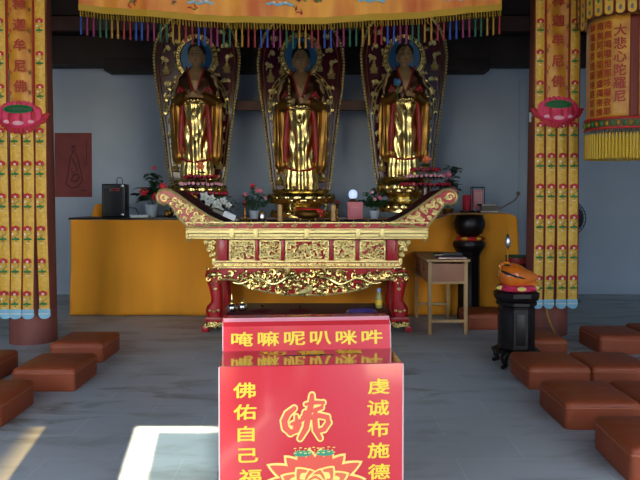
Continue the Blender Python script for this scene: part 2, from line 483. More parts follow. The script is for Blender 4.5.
cushion(-2.90, 5.06, 'brown vinyl cushion half out of frame on the left, behind the nearest left one', seed=4)
cushion(1.52, 3.30, 'large-looking brown vinyl cushion in the bottom right corner of the photo', seed=5, rz=-.05, h=.20, w=.50)
cushion(1.475, 4.11, 'whole brown vinyl cushion jutting into the open floor, second from the front on the right', seed=6, w=.46)
cushion(1.52, 4.98, 'brown vinyl cushion directly in front of the octagonal wooden fish stand', seed=7)
cushion(1.985, 4.98, 'brown vinyl cushion in the third right-hand row, against the right frame edge', seed=8)
cushion(1.945, 4.11, 'brown vinyl cushion at the right frame edge, behind the bottom right corner one', seed=9)
cushion(2.49, 6.10, 'brown vinyl cushion standing alone to the right of the foot of the right column', seed=10)
cushion(3.00, 6.24, 'brown vinyl cushion farthest right at the back, mostly outside the frame', seed=11)
cushion(1.70, 5.95, 'brown vinyl cushion lying behind the wooden fish stand by the column foot', seed=12)
cushion(1.56, 7.24, 'brown vinyl cushion beside the pine desk, before the black bowl stand', seed=13)

# ------------------------------------------------------------------ donation box
BW, BD, BH = .700, .245, .763
box = thing('donation_box', (-.03, 2.60, 0), 'glossy red donation box with raised back panel, yellow Chinese lettering and a lotus emblem', 'donation box', rz=radians(5))
b = B(); b.box((0, .2, BH / 2), (BW, .4, BH), M['red'], bev=.004); b.build('body', box)
for sx in (-1, 1):
    b = B(); b.tube([(sx * BW / 2, -.001, .02), (sx * BW / 2, -.001, BH)], .0028, M['edge'], 6); b.build('corner_edge', box)
b = B(); b.box((0, .124, BH + .0015), (BW - .004, .245, .003), M['redtop']); top = b.build('top_sheet', box)
b = B(); b.box((0, .15, BH + .0036), (.20, .010, .0012), M['slot'])
b.build('coin_slot', top)
b = B()
for k, ch in enumerate('功德箱'):
    write(b, ch, ((k - 1) * .155 + .01, .195, BH + .0042), .115, .075, M['yel'], .03, Matrix.Identity(4))
b.build('top_lettering', top, smooth=False, fix=False)
# raised back part: upright face, then a strip folded back
RW = .698
yb = .245
b = B()
i = b.mi(M['red'])
prof = [(yb, BH - .01), (yb + .012, .866), (yb + .045, .893), (yb + .13, .893), (yb + .13, BH - .01)]
b.prism([(p[0], p[1]) for p in prof], -RW / 2, RW / 2, M['red'], 'yz')
rear = b.build('back_panel', box, smooth=False)
b = B(); b.prism([(yb + .0115, .862), (yb + .044, .8945), (yb + .047, .892), (yb + .0145, .860)], -RW / 2 + .003, RW / 2 - .003, M['strip'], 'yz'); b.build('glare_strip', rear, smooth=False)  # sky glare painted as a pale strip along the fold
b = B(); b.tube([(-RW / 2, yb, BH + .005), (-RW / 2, yb + .012, .866), (-RW / 2, yb + .045, .893), (RW / 2, yb + .045, .893), (RW / 2, yb + .012, .866), (RW / 2, yb, BH + .005)], .0022, M['edge'], 6)
b.build('panel_rim', rear)
tilt = Matrix.Rotation(radians(90) - math.atan2(.012, .106), 4, 'X')
b = B()
for k, ch in enumerate('唵嘛呢叭咪吽'):
    write(b, ch, (-.2575 + k * .108 - .012, yb + .0045, .815), .096, .062, M['yel'], .020, tilt)
b.build('panel_lettering', rear, smooth=False, fix=False)
# the two columns of lettering on the front
FD = 2.585
def fx(px): return (px - 312.2) / 690 * 2.60 
def fz(py): return CAM_H - (py - 197) / 690 * 2.60
b = B()
for k, ch in enumerate('佛佑自己福'):
    write(b, ch, (fx((244.5, 245, 246, 248, 250)[k]), -.0012, fz(389.8 + k * 21.9)), .088, .062, M['yel'], .020)
b.build('front_lettering', box, smooth=False, fix=False); b = B()
for k, ch in enumerate('虔诚布施德'):
    write(b, ch, (fx((380, 379.5, 379.5, 380, 380.5)[k]), -.0012, fz(389 + k * 21.9)), .088, .063, M['yel'], .020)
b.build('front_lettering', box, smooth=False, fix=False)
# emblem: outlined character above a lotus
b = B()
# brush-written character drawn as flat ribbons, 4.8 units to a pixel of its artwork
def gx(u): return fx(265 + u / 4.8)
def gz(v): return fz(380 + v / 4.8)
STROKES = [
    ([(140, 140), (108, 166), (92, 200), (98, 235), (122, 258), (150, 246), (166, 218)], 15),
    ([(128, 216), (160, 206), (184, 194)], 11), ([(150, 178), (152, 205), (140, 232)], 9),
    ([(226, 78), (224, 112), (214, 152), (204, 200), (196, 240), (168, 288)], 14),
    ([(196, 122), (240, 114), (280, 116), (272, 140), (236, 152), (192, 160)], 10),
    ([(192, 160), (184, 186), (214, 186), (262, 178), (300, 188), (306, 214), (284, 246), (246, 256)], 13),
    ([(244, 150), (240, 200), (244, 250), (266, 290)], 13),
]
for mm, extra, yy in ((M['yelo'], 8.5, -.0012), (M['coral'], 0, -.0030)):
    for pts, w in STROKES:
        b.tube([(gx(u), yy, gz(v)) for u, v in pts], [(w * (.75 if k in (0, len(pts) - 1) else 1) + extra) / 4.8 / 690 * 2.6 for k in range(len(pts))], mm, 12, sq=.06)
        for (u, v), r in zip(pts, [(w * (.75 if k in (0, len(pts) - 1) else 1) + extra) / 4.8 / 690 * 2.6 for k in range(len(pts))]):
            b.ball((gx(u), yy, gz(v)), (r, .0006, r), mm, 14, 6)
b.build('emblem_character', box, smooth=False, fix=False)
b = B()
def petal2(b, x, z, ang, L, w, m, y, hollow=None):
    pts = []
    for k in range(13):
        t = k / 12; pts.append((w * sin(pi * t ** .8) ** .8 if 0 < t < 1 else 0, L * t))
    poly = [(p[0], p[1]) for p in pts] + [(-p[0], p[1]) for p in reversed(pts[1:-1])]
    ca, sa = cos(ang), sin(ang)
    i = b.mi(m)
    vs = [b.bm.verts.new((x + px_ * ca - pz_ * sa, y, z + px_ * sa + pz_ * ca)) for px_, pz_ in poly]
    f = b.bm.faces.new(vs); f.material_index = i
lx, lz = fx(315), fz(489)
y = -.0008
rows = [(84, .20, .040), (-84, .20, .040), (64, .205, .042), (-64, .205, .042), (44, .17, .044), (-44, .17, .044), (26, .155, .042), (-26, .155, .042), (9, .15, .036), (-9, .15, .036)]
for a, L, w in rows:
    petal2(b, lx, lz, radians(a), L, w, M['yelo'], y); y -= .00012
for a, L, w in rows:
    petal2(b, lx, lz, radians(a), L * .93, w * .78, M['coral'], y); y -= .00012
for a, L, w in ((66, .145, .040), (-66, .145, .040), (40, .115, .042), (-40, .115, .042), (15, .085, .036), (-15, .085, .036), (0, .06, .04)):
    petal2(b, lx, lz - .012, radians(a), L, w, M['yelo'], y); y -= .00012
    petal2(b, lx, lz - .012, radians(a), L * .92, w * .86, M['orng'], y); y -= .00012
    petal2(b, lx - .5 * L * sin(radians(a)), lz - .012 + .5 * L * cos(radians(a)), radians(a), L * .22, w * .4, M['yelo'], y); y -= .00012
for sx in (-1, 1):
    i = b.mi(M['greenp']); vs = []
    for k in range(14):
        a = 2 * pi * k / 14; vs.append(b.bm.verts.new((lx + sx * .043 - .004 + .036 * cos(a), y, fz(455) + .012 * sin(a) + .006 * sx * cos(a) * 0)))
    f = b.bm.faces.new(vs); f.material_index = i
y -= .0001
for k in range(9):
    xk = lx - .075 + k * .018
    for q in range(3): b.box((xk + .003 * sin(q * 3 + k), y, fz(452) + (q - 1) * .009 + .002 * sin(k * 2)), (.010 if q != 1 else .004, .0004, .0035), M['yelo'])
b.build('lotus_print', box, smooth=False, fix=False)

# ------------------------------------------------------------------ low maroon table behind the box
lt = thing('low_table', (PX(308, 5.75), 5.75, 0), 'low glossy maroon table between the donation box and the carved offering table', 'table')
LW, LD_, LH = 1.40, .74, .40
b = B(); b.box((0, LD_ / 2, LH - .02), (LW, LD_, .04), M['maroontop'], bev=.006); b.build('table_top', lt)
b = B(); b.box((0, LD_ / 2, LH - .08), (LW - .08, LD_ - .08, .08), M['maroontop']); b.build('apron', lt)
for sx in (-1, 1):
    for yy in (.05, LD_ - .05):
        b = B(); b.box((sx * (LW / 2 - .05), yy, .18), (.06, .06, .36), M['maroontop'], bev=.006); b.build('leg', lt)
def knob_lid(x, y, label):
    t = thing('cymbal', (x, y, LH), label, 'cymbal', 'dark cymbals on the low table')
    b = B(); b.lathe([(.11, 0), (.112, .004), (.075, .014), (.03, .020), (.005, .021)], (0, 0, 0), M['maroontop'], 28); b.build('disc', t)
    b = B(); b.lathe([(.004, .018), (.006, .03), (.013, .036), (.015, .045), (.009, .053), (.002, .056)], (0, 0, 0), M['gold'], 14); b.build('knob', t)
knob_lid(PX(262, 6.05), 6.05, 'dark brass-knobbed disc lying on the low maroon table, left one of the pair')
knob_lid(PX(300, 6.07), 6.07, 'dark brass-knobbed disc lying on the low maroon table, nearest its middle')
for k, (px, d) in enumerate(((231.5, 6.0), (242, 6.05))):
    t = thing('glass_jar', (PX(px, d), d, LH), ('round glass and brass jar with a tall finial, left corner of the low table', 'round glass and brass jar just right of the one with the tall finial')[k], 'jar', 'glass jars on the low table')
    b = B(); b.lathe([(.022, 0), (.036, .008), (.042, .03), (.040, .05), (.026, .066), (.02, .07)], (0, 0, 0), M['silver'], 18); b.build('jar_body', t)
    b = B(); b.lathe([(.043, .022), (.045, .026), (.043, .030)], (0, 0, 0), M['gold'], 18); b.build('brass_ring', t)
    b = B(); b.lathe([(.021, .068), (.02, .078), (.008, .086), (.008, .1), (.012, .106), (.002, .115 + (.04 if k == 0 else 0))], (0, 0, 0), M['gold'], 12); b.build('lid', t)
t = thing('oil_bottle', (PX(379, 6.2), 6.2, LH), 'small oil bottle with pale blue cap at the right end of the low table', 'bottle')
b = B(); b.lathe([(.028, 0), (.032, .01), (.032, .10), (.02, .13), (.012, .145), (.012, .15)], (0, 0, 0), M['oil'], 16); b.build('bottle_body', t)
b = B(); b.lathe([(.016, .145), (.017, .17), (.012, .18)], (0, 0, 0), M['cap'], 12); b.build('cap', t)
b = B(); b.lathe([(.0328, .03), (.0328, .075)], (0, 0, 0), M['yfringe'], 16); b.build('label_band', t)
b = B()
def crump(u, v):
    x = (u - .5) * .26; yy = (v - .5) * .12
    e = max(0, 1 - (2 * abs(u - .5)) ** 4) * max(0, 1 - (2 * abs(v - .5)) ** 4)
    return (x, yy, .002 + e * (.022 + .014 * sin(17 * u + 5 * v) * cos(13 * v + 8 * u)))
b.grid(crump, 24, 14, M['violet'])
i0 = b.mi(M['violet']); 
b.box((0, 0, .001), (.25, .11, .002), M['violet'])
tag(b.build('plastic_wrapper', loc=(PX(362, 6.0), 6.0, LH), angle=180), 'crumpled dark violet plastic wrapper on the right part of the low table', 'wrapper')
# ------------------------------------------------------------------ carved offering table
def scroll(b, x, z, y, R, turns, a0, r, m, hand=1, n=16, dy=0.0, sides=5):
    pts = []; rs = []
    for k in range(n + 1):
        t = k / n; rad = R * (1 - .82 * t); a = a0 + hand * turns * 2 * pi * t
        pts.append((x + rad * cos(a), y - dy * t, z + rad * sin(a))); rs.append(r * (.55 + .8 * sin(pi * (t * .7 + .25))))
    b.tube(pts, rs, m, sides)
def leafy(b, x, z, y, L, ang, w, m):
    pts = []; rs = []
    for k in range(8):
        t = k / 7; a = ang + .9 * t
        pts.append((x + L * t * cos(a), y - .008 * sin(pi * t), z + L * t * sin(a))); rs.append(w * sin(pi * (.12 + .83 * t)))
    b.tube(pts, rs, m, 6)
def carve(b, inside, x0, x1, z0, z1, y, n, R, r, m, rnd, blobs=None):
    pts = []; tries = 0
    while len(pts) < n and tries < n * 60:
        tries += 1
        x = rnd.uniform(x0, x1); z = rnd.uniform(z0, z1)
        if not inside(x, z, R * .9): continue
        if any((x - p[0]) ** 2 + (z - p[1]) ** 2 < (R * 1.45) ** 2 for p in pts): continue
        pts.append((x, z))
        scroll(b, x, z, y, R * rnd.uniform(.75, 1.15), rnd.uniform(.9, 1.5), rnd.uniform(0, 6.28), r, m, rnd.choice((-1, 1)), dy=.012)
        for q in range(2): leafy(b, x, z, y, R * rnd.uniform(1.1, 1.8), rnd.uniform(0, 6.28), r * 1.1, m)
    for q in range(blobs if blobs is not None else n):
        x = rnd.uniform(x0, x1); z = rnd.uniform(z0, z1)
        if inside(x, z, r): b.ball((x, y - .003, z), (r * 1.5, r * 1.4, r * 1.5), m, 7, 5)

T = thing('offering_table', (PX(307, 7.1), 7.1, 0), 'long red and gold carved offering table with upswept scrolled ends', 'table')
k_ = 7.1 / 690
TZ = PZ(222, 7.1)
TD = .85
rnd = random.Random(3)
def hz(py): return PZ(py, 7.1)
def hx(px): return (px - 307) * k_
# tabletop with stepped gilded edge
b = B()
b.box((0, TD / 2, TZ - .012), (2.44, TD, .024), M['maroontop'], bev=.003)
top = b.build('table_top', T)
b = B()
b.box((0, -.006, TZ - .045), (2.49, .03, .085), M['lacq'])
zr = [(TZ - .006, .014), (TZ - .072, .012)]
for zz, w in zr: b.box((0, -.024, zz), (2.50, .02, w), M['palegold'], bev=.003)
x = -1.2
while x < 1.2:
    for q in (-1, 1): leafy(b, x, TZ - .042 + q * .004, -.023, .065, radians(15 if q > 0 else -15), .008, M['palegold'])
    b.ball((x, -.024, TZ - .04), (.012, .01, .012), M['palegold'], 8, 5)
    x += .15
b.box((0, .0, TZ - .10), (2.47, .05, .035), M['palegold'], bev=.006)
b.box((0, .01, TZ - .135), (2.43, .04, .035), M['palegold'], bev=.004)
x = -1.2
while x < 1.21:
    b.box((x, -.014, TZ - .135), (.018, .012, .022), M['palegold']); x += .04
b.box((0, .0, TZ - .165), (2.48, .05, .02), M['palegold'], bev=.005)
for zz in (TZ - .1185, TZ - .154): b.box((0, -.004, zz), (2.47, .05, .006), M['maroon'])
for sx in (-1, 1):   # returns along the two ends
    b.box((sx * 1.235, TD / 2, TZ - .09), (.03, TD, .16), M['palegold'], bev=.006)
    b.lathe([(.001, -.215), (.014, -.205), (.018, -.19), (.01, -.178), (.01, -.172)], (sx * 1.22, .0, TZ), M['palegold'], 10)
for xx in (hx(232), hx(256), hx(307), hx(358), hx(382)):
    b.box((xx, -.030, TZ - .115), (.05, .018, .10), M['palegold'], bev=.006)
b.build('tabletop_frieze', T)
# the upswept ends: a thick swept plank with carved front face
def horn(sx):
    inner = [(388, 224), (395, 221), (405, 216), (416, 209), (427, 201), (436, 194.5), (443, 190.5), (449, 189)]
    curl = [(454, 191), (457, 196), (455.5, 202), (450, 204.5), (445, 203.5)]
    outer = [(441, 208), (436, 216), (431, 222), (425, 228)]
    P = [(hx(p[0]) * sx, hz(p[1])) for p in inner + curl + outer]
    b = B(); b.prism(P, .0, TD - .1, M['maroontop']); plank = b.build('upswept_end', T, angle=30)
    b = B(); b.prism(P, -.012, .0, M['lacq'])
    pts = [(p[0], -.018, p[1]) for p in P[:1] + P + P[:1]]
    b.tube(pts, .0145, M['palegold'], 6)
    # inner second line
    cxm = sum(p[0] for p in P) / len(P)
    cx_, cz_ = sx * hx(449.5), hz(197)
    scroll(b, cx_, cz_, -.016, .045, 1.3, 0, .009, M['palegold'], sx)
    path = [(394, 223.5, .010), (402, 221, .017), (410, 217.5, .026), (417, 214, .032), (424, 211, .036), (421, 219, .03), (431, 205, .032), (434, 212, .026), (439, 200, .028), (429, 218, .022), (412, 222, .02), (442, 204, .018), (446, 198, .02), (436, 206, .02), (427, 206, .022), (418, 219, .022), (407, 221, .016), (414, 217, .02), (422, 223, .016), (428, 224, .016), (433, 201, .02), (437, 213, .018), (421, 207, .02), (399, 222.5, .012)]
    for (px, py, R) in path:
        scroll(b, sx * hx(px), hz(py), -.016, R, 1.2, rnd.uniform(0, 6), .0085, M['palegold'], rnd.choice((-1, 1)), dy=.01)
        for q in range(3): leafy(b, sx * hx(px), hz(py), -.014, R * 1.4, rnd.uniform(0, 6), .009, M['palegold'])
    b.build('end_carving', plank)
    # rolled tip running back through the depth
    b = B(); b.tube([(sx * hx(449.5), .0, hz(197)), (sx * hx(449.5), TD - .1, hz(197))], .062, M['darkgold'], 16); b.build('rolled_tip', plank)
for sx in (-1, 1): horn(sx)
# body with carved panels
BY0 = .08
b = B(); b.box((0, .5 * (TD), (hz(240) + hz(262)) / 2), (hx(398.5) * 2, TD - .16, hz(240) - hz(262)), M['lacq']); body = b.build('cabinet_body', T)
posts = [(392.5, 7), (357.5, 3.5), (331.5, 3.5), (307 - 24.5, 3.5), (307 - 50.5, 3.5), (307 - 85.5, 7)]
posts = [(391.5, 8), (357.5, 3.2), (331.5, 3.2), (282.5, 3.2), (256.5, 3.2), (222.5, 8)]
for px, w in posts:
    b = B(); b.box((hx(px), BY0 - .025, (hz(240) + hz(262)) / 2), (w * k_, .05, hz(240) - hz(262)), M['lacq'], bev=.004)
    b.build('post', T)
b = B()
for (xa, xb, R) in ((hx(228.5), hx(254.5), .03), (hx(259), hx(280.5), .028), (hx(285), hx(329), .03), (hx(334), hx(355.5), .028), (hx(360), hx(386), .03)):
    z0, z1 = hz(261.5), hz(240.5)
    b.box(((xa + xb) / 2, BY0 - .008, (z0 + z1) / 2), (xb - xa, .02, z1 - z0), M['lacq'])
    for zz in (z0 + .008, z1 - .008): b.box(((xa + xb) / 2, BY0 - .024, zz), (xb - xa, .02, .016), M['palegold'], bev=.003)
    for xx in (xa + .008, xb - .008): b.box((xx, BY0 - .024, (z0 + z1) / 2), (.016, .02, z1 - z0), M['palegold'], bev=.003)
    ins = lambda x, z, m_: xa + m_ < x < xb - m_ and z0 + m_ < z < z1 - m_
    carve(b, ins, xa, xb, z0, z1, BY0 - .026, int((xb - xa) * 95), R, .0075, M['palegold'], rnd, 40)
b.build('carved_panels', T)
for sx in (-1, 1):    # openwork brackets beside the body
    b = B()
    bx = sx * hx(400)
    for (dx, py, R) in ((.02, 243, .024), (.055, 245, .026), (.095, 243, .02), (.03, 249, .024), (.07, 250, .018), (.02, 255, .018), (.045, 256, .012)):
        scroll(b, bx + sx * dx, hz(py), BY0, R, 1.1, rnd.uniform(0, 6), .009, M['palegold'], sx)
        leafy(b, bx + sx * dx, hz(py), BY0, R * 1.5, rnd.uniform(0, 6), .010, M['palegold'])
    b.tube([(bx, BY0, hz(241)), (bx + sx * .12, BY0, hz(241.5)), (bx + sx * .07, BY0, hz(249)), (bx + sx * .01, BY0, hz(257))], .009, M['palegold'], 6)
    b.build('side_bracket', T)
# lower band
b = B()
b.box((0, TD / 2 + .02, (hz(262) + hz(270)) / 2), (2 * hx(402.5), TD - .06, hz(262) - hz(270)), M['lacq'])
b.box((0, .04, (hz(261.5) + hz(263)) / 2 + .003), (2 * hx(402), .03, .018), M['palegold'], bev=.004)
b.box((0, .04, hz(268)), (2 * hx(402), .03, .014), M['palegold'], bev=.004)
b.box((0, .048, hz(265.3)), (2 * hx(401), .012, .03), M['palegold'])
x = -.93
while x < .93:
    scroll(b, x, hz(265.3), .038, .014, 1, rnd.uniform(0, 6), .005, M['gold'], 1, 8); x += .045
for sx in (-1, 1):
    b.box((sx * hx(401), .05, hz(262)), (.04, .05, .07), M['palegold'], bev=.012)
b.build('lower_band', T)
# apron with curved bottom and dragons
def apz(x):
    u = abs(x) / hx(395)
    if u < .62: return hz(296.5) + (hz(290) - hz(296.5)) * (u / .62) ** 2.2
    if u < .86: t = (u - .62) / .24; return hz(290) + (hz(280.5) - hz(290)) * (t * t * (3 - 2 * t))
    return hz(280.5)
N = 60
P = [(hx(395) * (2 * k / N - 1), apz(hx(395) * (2 * k / N - 1))) for k in range(N + 1)]
Pol = P + [(hx(395), hz(269)), (-hx(395), hz(269))]
b = B(); b.prism(Pol, .02, .05, M['lacq']); ap = b.build('apron', T, angle=30)
b = B()
b.tube([(p[0], .012, p[1] + .008) for p in P], .011, M['palegold'], 6)
ins = lambda x, z, m_: abs(x) < hx(392) - m_ and z > apz(x) + m_ + .006 and z < hz(270) - m_ * .7
carve(b, ins, -.9, .9, hz(297), hz(270), .008, 66, .040, .011, M['gold'], rnd, 110)
for sx in (-1, 1):      # a dragon each side: snaking body, head, legs
    pts = []
    for k in range(40):
        t = k / 39; xx = sx * (.14 + .62 * t); pts.append((xx, -.012 - .01 * sin(t * 9), hz(281) + .038 * sin(t * 11 + 1) * (1 - .35 * t)))
    b.tube(pts, [.022 * (1 - .65 * k / 39) for k in range(40)], M['gold'], 8)
    b.ball((sx * .15, -.03, hz(273)), (.045, .03, .03), M['gold'], 12, 8)
    b.ball((sx * .115, -.04, hz(275)), (.03, .022, .018), M['gold'], 10, 6)
    for q in range(5): leafy(b, sx * (.17 + .01 * q), hz(270 + q), -.02, .06, radians(40 + 25 * q) if sx > 0 else radians(140 - 25 * q), .008, M['palegold'])
for k in range(9):      # central flaming pearl / wave
    a = radians(20 + k * 17.5); leafy(b, 0, hz(294), -.004, .085 + .02 * sin(k), a - .4, .014, M['palegold'])
b.ball((0, -.01, hz(277)), .017, M['palegold'], 10, 8)
b.build('dragon_carving', ap)
# legs
def tleg(sx, y0, front):
    prof = [(271, 213.5, 8.5), (276, 212.5, 9), (281, 212.8, 8.2), (286, 213.5, 6.8), (292, 214.5, 6.2), (299, 215.5, 5.6), (303, 215.5, 5.8), (307, 213.8, 8.0), (311, 213, 9), (315, 213, 8.2), (317.5, 213, 7.4), (318, 213, 7.4)]
    b = B(); i = b.mi(M['lacq']); rings = []
    for (py, px, hw) in prof:
        r = hw * k_; cx = sx * abs(hx(px)); ring = []
        for q in range(20):
            a = 2 * pi * q / 20; c, s_ = cos(a), sin(a); e = (abs(c) ** 4 + abs(s_) ** 4) ** -.25
            ring.append(b.bm.verts.new((cx + r * c * e, y0 + .085 + .085 * s_ * e, hz(py))))
        rings.append(ring)
    for r0, r1 in zip(rings, rings[1:]):
        for q in range(20): b.bm.faces.new((r0[q], r0[(q + 1) % 20], r1[(q + 1) % 20], r1[q]))
    b.bm.faces.new(rings[0]); b.bm.faces.new(rings[-1])
    if front:
        pass
    lg = b.build('leg', T, angle=50)
    cx = sx * abs(hx(213.5))
    if front:
        b = B(); yy = y0 - .004
        b.ball((cx, yy + .01, hz(275)), (.085, .03, .035), M['gold'], 14, 8, fn=lambda p: p * (1 + .12 * sin(p.x * 90) * cos(p.z * 110)))
        for s2 in (-1, 1):
            b.ball((cx + s2 * .03, yy - .015, hz(274)), .014, M['darkgold'], 8, 6)
            scroll(b, cx + s2 * .06, hz(279), yy, .024, 1.1, 0, .009, M['gold'], s2)
            leafy(b, cx + s2 * .02, hz(281), yy, .06, radians(-90 + 30 * s2), .011, M['gold'])
            leafy(b, cx + s2 * .05, hz(271), yy, .05, radians(90), .010, M['gold'])
        b.ball((cx, yy - .02, hz(277.5)), (.02, .02, .014), M['gold'], 8, 6)
        b.ball((cx + sx * -.01, yy + .004, hz(289.5)), (.022, .012, .018), M['palegold'], 10, 6)
        for q in range(3): b.ball((cx - .045 + q * .045, yy - .004, hz(311 + (q == 1))), (.018, .014, .016), M['palegold'], 8, 6)
        b.build('beast_mask', lg)
    return lg
for sx in (-1, 1):
    for (y0, fr) in ((.02, True), (TD - .19, False)): tleg(sx, y0, fr)
    b = B()
    cx = sx * abs(hx(213)); 
    b.box((cx - sx * .03, TD / 2, (hz(318) + hz(322.5)) / 2), (.235, TD, hz(318) - hz(322.5)), M['lacq'], bev=.006)
    b.box((cx - sx * .015, TD / 2, (hz(322.5) + hz(328)) / 2), (.16, TD - .06, hz(322.5) - hz(328)), M['maroontop'])
    b.build('foot_rail', T)
    for y0 in (.04, TD - .04):
        b = B(); fx_ = sx * abs(hx(204.5))
        b.box((fx_, y0, (hz(327) + 0.0) / 2), (.075, .07, hz(327)), M['lacq'], bev=.012)
        b.build('foot', T)
    b = B()
    for q in range(6): scroll(b, cx + sx * (.07 - q * .03), hz(325.5 - (q % 2)), -.004, .022, 1.1, q, .010, M['gold'], sx)
    for q in range(6): leafy(b, cx + sx * (.07 - q * .03), hz(325.5), -.004, .04, q * 1.3, .012, M['palegold'])
    b.build('foot_scroll', T)

# ------------------------------------------------------------------ altar, its cloth, the board
AX0, AX1, AY, AD, AZ = -2.95, 2.34, 8.20, 1.0, 1.125
a = thing('altar_table', ((AX0 + AX1) / 2, AY, 0), 'long altar table hidden under the orange cloth along the back wall', 'table')
AW = AX1 - AX0
b = B(); b.box((0, AD / 2 + .02, AZ - .03), (AW - .06, AD - .04, .04), M['darkwood']); b.build('table_top', a)
for xx in (-AW / 2 + .12, -AW / 6, AW / 6, AW / 2 - .12):
    for yy in (.12, AD - .1):
        b = B(); b.box((xx, yy, (AZ - .05) / 2), (.08, .08, AZ - .05), M['darkwood']); b.build('leg', a)
def ctop(x):   # cloth top height: bunched up towards the right end
    t = min(1, max(0, (x - 1.30) / .35)); t = t * t * (3 - 2 * t)
    e = max(0, (x - (AX1 - .10)) / .10); 
    return AZ + .075 * t - .06 * e * e
b = B()
def fold(x, z):
    d = (AZ - z) / AZ
    return .016 * d * (sin(6.1 * x + .8 * sin(2.3 * x)) + .5 * sin(14.7 * x + 2.0 + .6 * sin(5 * z)) + .25 * sin(33 * x)) + .010 * sin(3 * z + 1.7 * x) * d + .006 * sin(11 * z + 6 * x)
seq = []
NX, NZ = 220, 24
def cf(u, v):   # v: 0 floor front -> .55 top front edge -> 1 back of the top
    x = AX0 + (AX1 - AX0) * u
    zt = ctop(x)
    if v <= .6:
        z = .012 + (zt - .012) * (v / .6); return (x + .01 * sin(z * 3), AY - .03 - .10 * (1 - z / zt) + fold(x, z) - .03 * (z < -1), z)
    t = (v - .6) / .4
    return (x, AY - .03 + AD * t + fold(x, zt), zt + (.003 * sin(9 * x) * sin(8 * t)) )
b.grid(cf, NX, 40, M['cloth'])
def side(x, sgn):
    def f(u, v):
        y = AY - .03 + AD * u; zt = ctop(x); z = .012 + (zt - .012) * v
        yy = y - (.10 * (1 - v) - fold(x, z)) * (1 - u)
        return (x + (.01 * sin(z * 3) * (1 - u)) + sgn * .012 * sin(12 * u) * (1 - v) * min(1, u * 5), yy, z)
    return f
b.grid(side(AX0, -1), 24, 24, M['cloth']); b.grid(side(AX1, 1), 24, 24, M['cloth'])
cl = b.build('altar_cloth', angle=60)
md = cl.modifiers.new('thickness', 'SOLIDIFY'); md.thickness = .004; md.offset = 1
tag(cl, 'long plain orange cloth hanging to the floor over the altar table', 'cloth')
b = B(); b.box((0, 0, .012), (1.55, .8, .024), M['black'], bev=.004)
tag(b.build('offering_board', loc=(-2.24, 8.66, AZ + .004)), 'thin dark board lying on the left end of the altar cloth', 'board')
BZ = AZ + .028      # top of the board
CZ_ = AZ + .006     # on the cloth
b = B()
def lump(u, v):
    a_ = u * 2 * pi; r = .11 * (1 - v * .9) ** .6 * (1 + .15 * sin(3 * a_ + 4 * v))
    return (r * cos(a_), .6 * r * sin(a_), .16 * v ** .8)
b.grid(lump, 24, 10, M['cloth'], closed_u=True); 
tag(b.build('folded_cloth', loc=(PX(98, 8.75), 8.8, BZ), angle=180), 'crumpled orange cloth heaped behind the black loudspeaker', 'cloth')
# ------------------------------------------------------------------ statues
def loft(b, secs, m, n=72, fold=None, skip=None, e=2.2, y_off=0.0):
    """secs: (z, half width, half depth, cx, cy)"""
    i = b.mi(m); rings = []
    for (z, rx, ry, cx, cy) in secs:
        ring = []
        for q in range(n):
            a = 2 * pi * q / n; c, s_ = cos(a), sin(a); k = (abs(c) ** e + abs(s_) ** e) ** (-1 / e)
            x, y = rx * c * k, ry * s_ * k
            d = fold(a, z, x, y) if fold else 0
            ring.append(b.bm.verts.new((cx + x + d * c, cy + y + d * s_, z)))
        rings.append(ring)
    for r0, r1 in zip(rings, rings[1:]):
        for q in range(n):
            if skip and skip((r0[q].co + r1[(q + 1) % n].co) / 2): continue
            f = b.bm.faces.new((r0[q], r0[(q + 1) % n], r1[(q + 1) % n], r1[q])); f.material_index = i
    if not skip:
        b.bm.faces.new(rings[-1]).material_index = i; b.bm.faces.new(list(reversed(rings[0]))).material_index = i
def interp(keys, n):
    out = []
    for k in range(n + 1):
        z = keys[0][0] + (keys[-1][0] - keys[0][0]) * k / n
        for a, c in zip(keys, keys[1:]):
            if a[0] <= z <= c[0] or c is keys[-1]:
                if z <= c[0] + 1e-9:
                    t = (z - a[0]) / (c[0] - a[0]); t = max(0, min(1, t)); t = t * t * (3 - 2 * t)
                    out.append((z,) + tuple(p + (q - p) * t for p, q in zip(a[1:], c[1:]))); break
    return out
HY = 1.585      # height of the middle of the head
def face_fn(p):
    x, y, z = p
    if y < 0:
        nx, nz = x / .1, z / .145
        d = 0
        d += .020 * exp(-(x / .013) ** 2 - ((z + .012) / .035) ** 2)                    # nose
        d += .010 * exp(-(x / .019) ** 2 - ((z + .036) / .013) ** 2)
        d -= .013 * (exp(-((x - .036) / .022) ** 2 - ((z - .014) / .016) ** 2) + exp(-((x + .036) / .022) ** 2 - ((z - .014) / .016) ** 2))   # sockets
        d += .008 * (exp(-((x - .036) / .018) ** 2 - ((z - .010) / .007) ** 2) + exp(-((x + .036) / .018) ** 2 - ((z - .010) / .007) ** 2))   # lids
        d += .006 * exp(-((abs(x) - .036) / .026) ** 2 - ((z - .038) / .008) ** 2)      # brows
        d += .010 * exp(-(x / .024) ** 2 - ((z + .066) / .006) ** 2) + .010 * exp(-(x / .019) ** 2 - ((z + .080) / .006) ** 2)   # lips
        d -= .006 * exp(-(x / .03) ** 2 - ((z + .073) / .003) ** 2)
        d += .010 * exp(-(x / .025) ** 2 - ((z + .115) / .02) ** 2)                     # chin
        d += .006 * exp(-((abs(x) - .055) / .02) ** 2 - ((z + .035) / .03) ** 2)        # cheeks
        y -= d * 1.15
    if z < -.03: x *= 1 - .9 * (-.03 - z) ** 1.0
    return Vector((x, y, z))
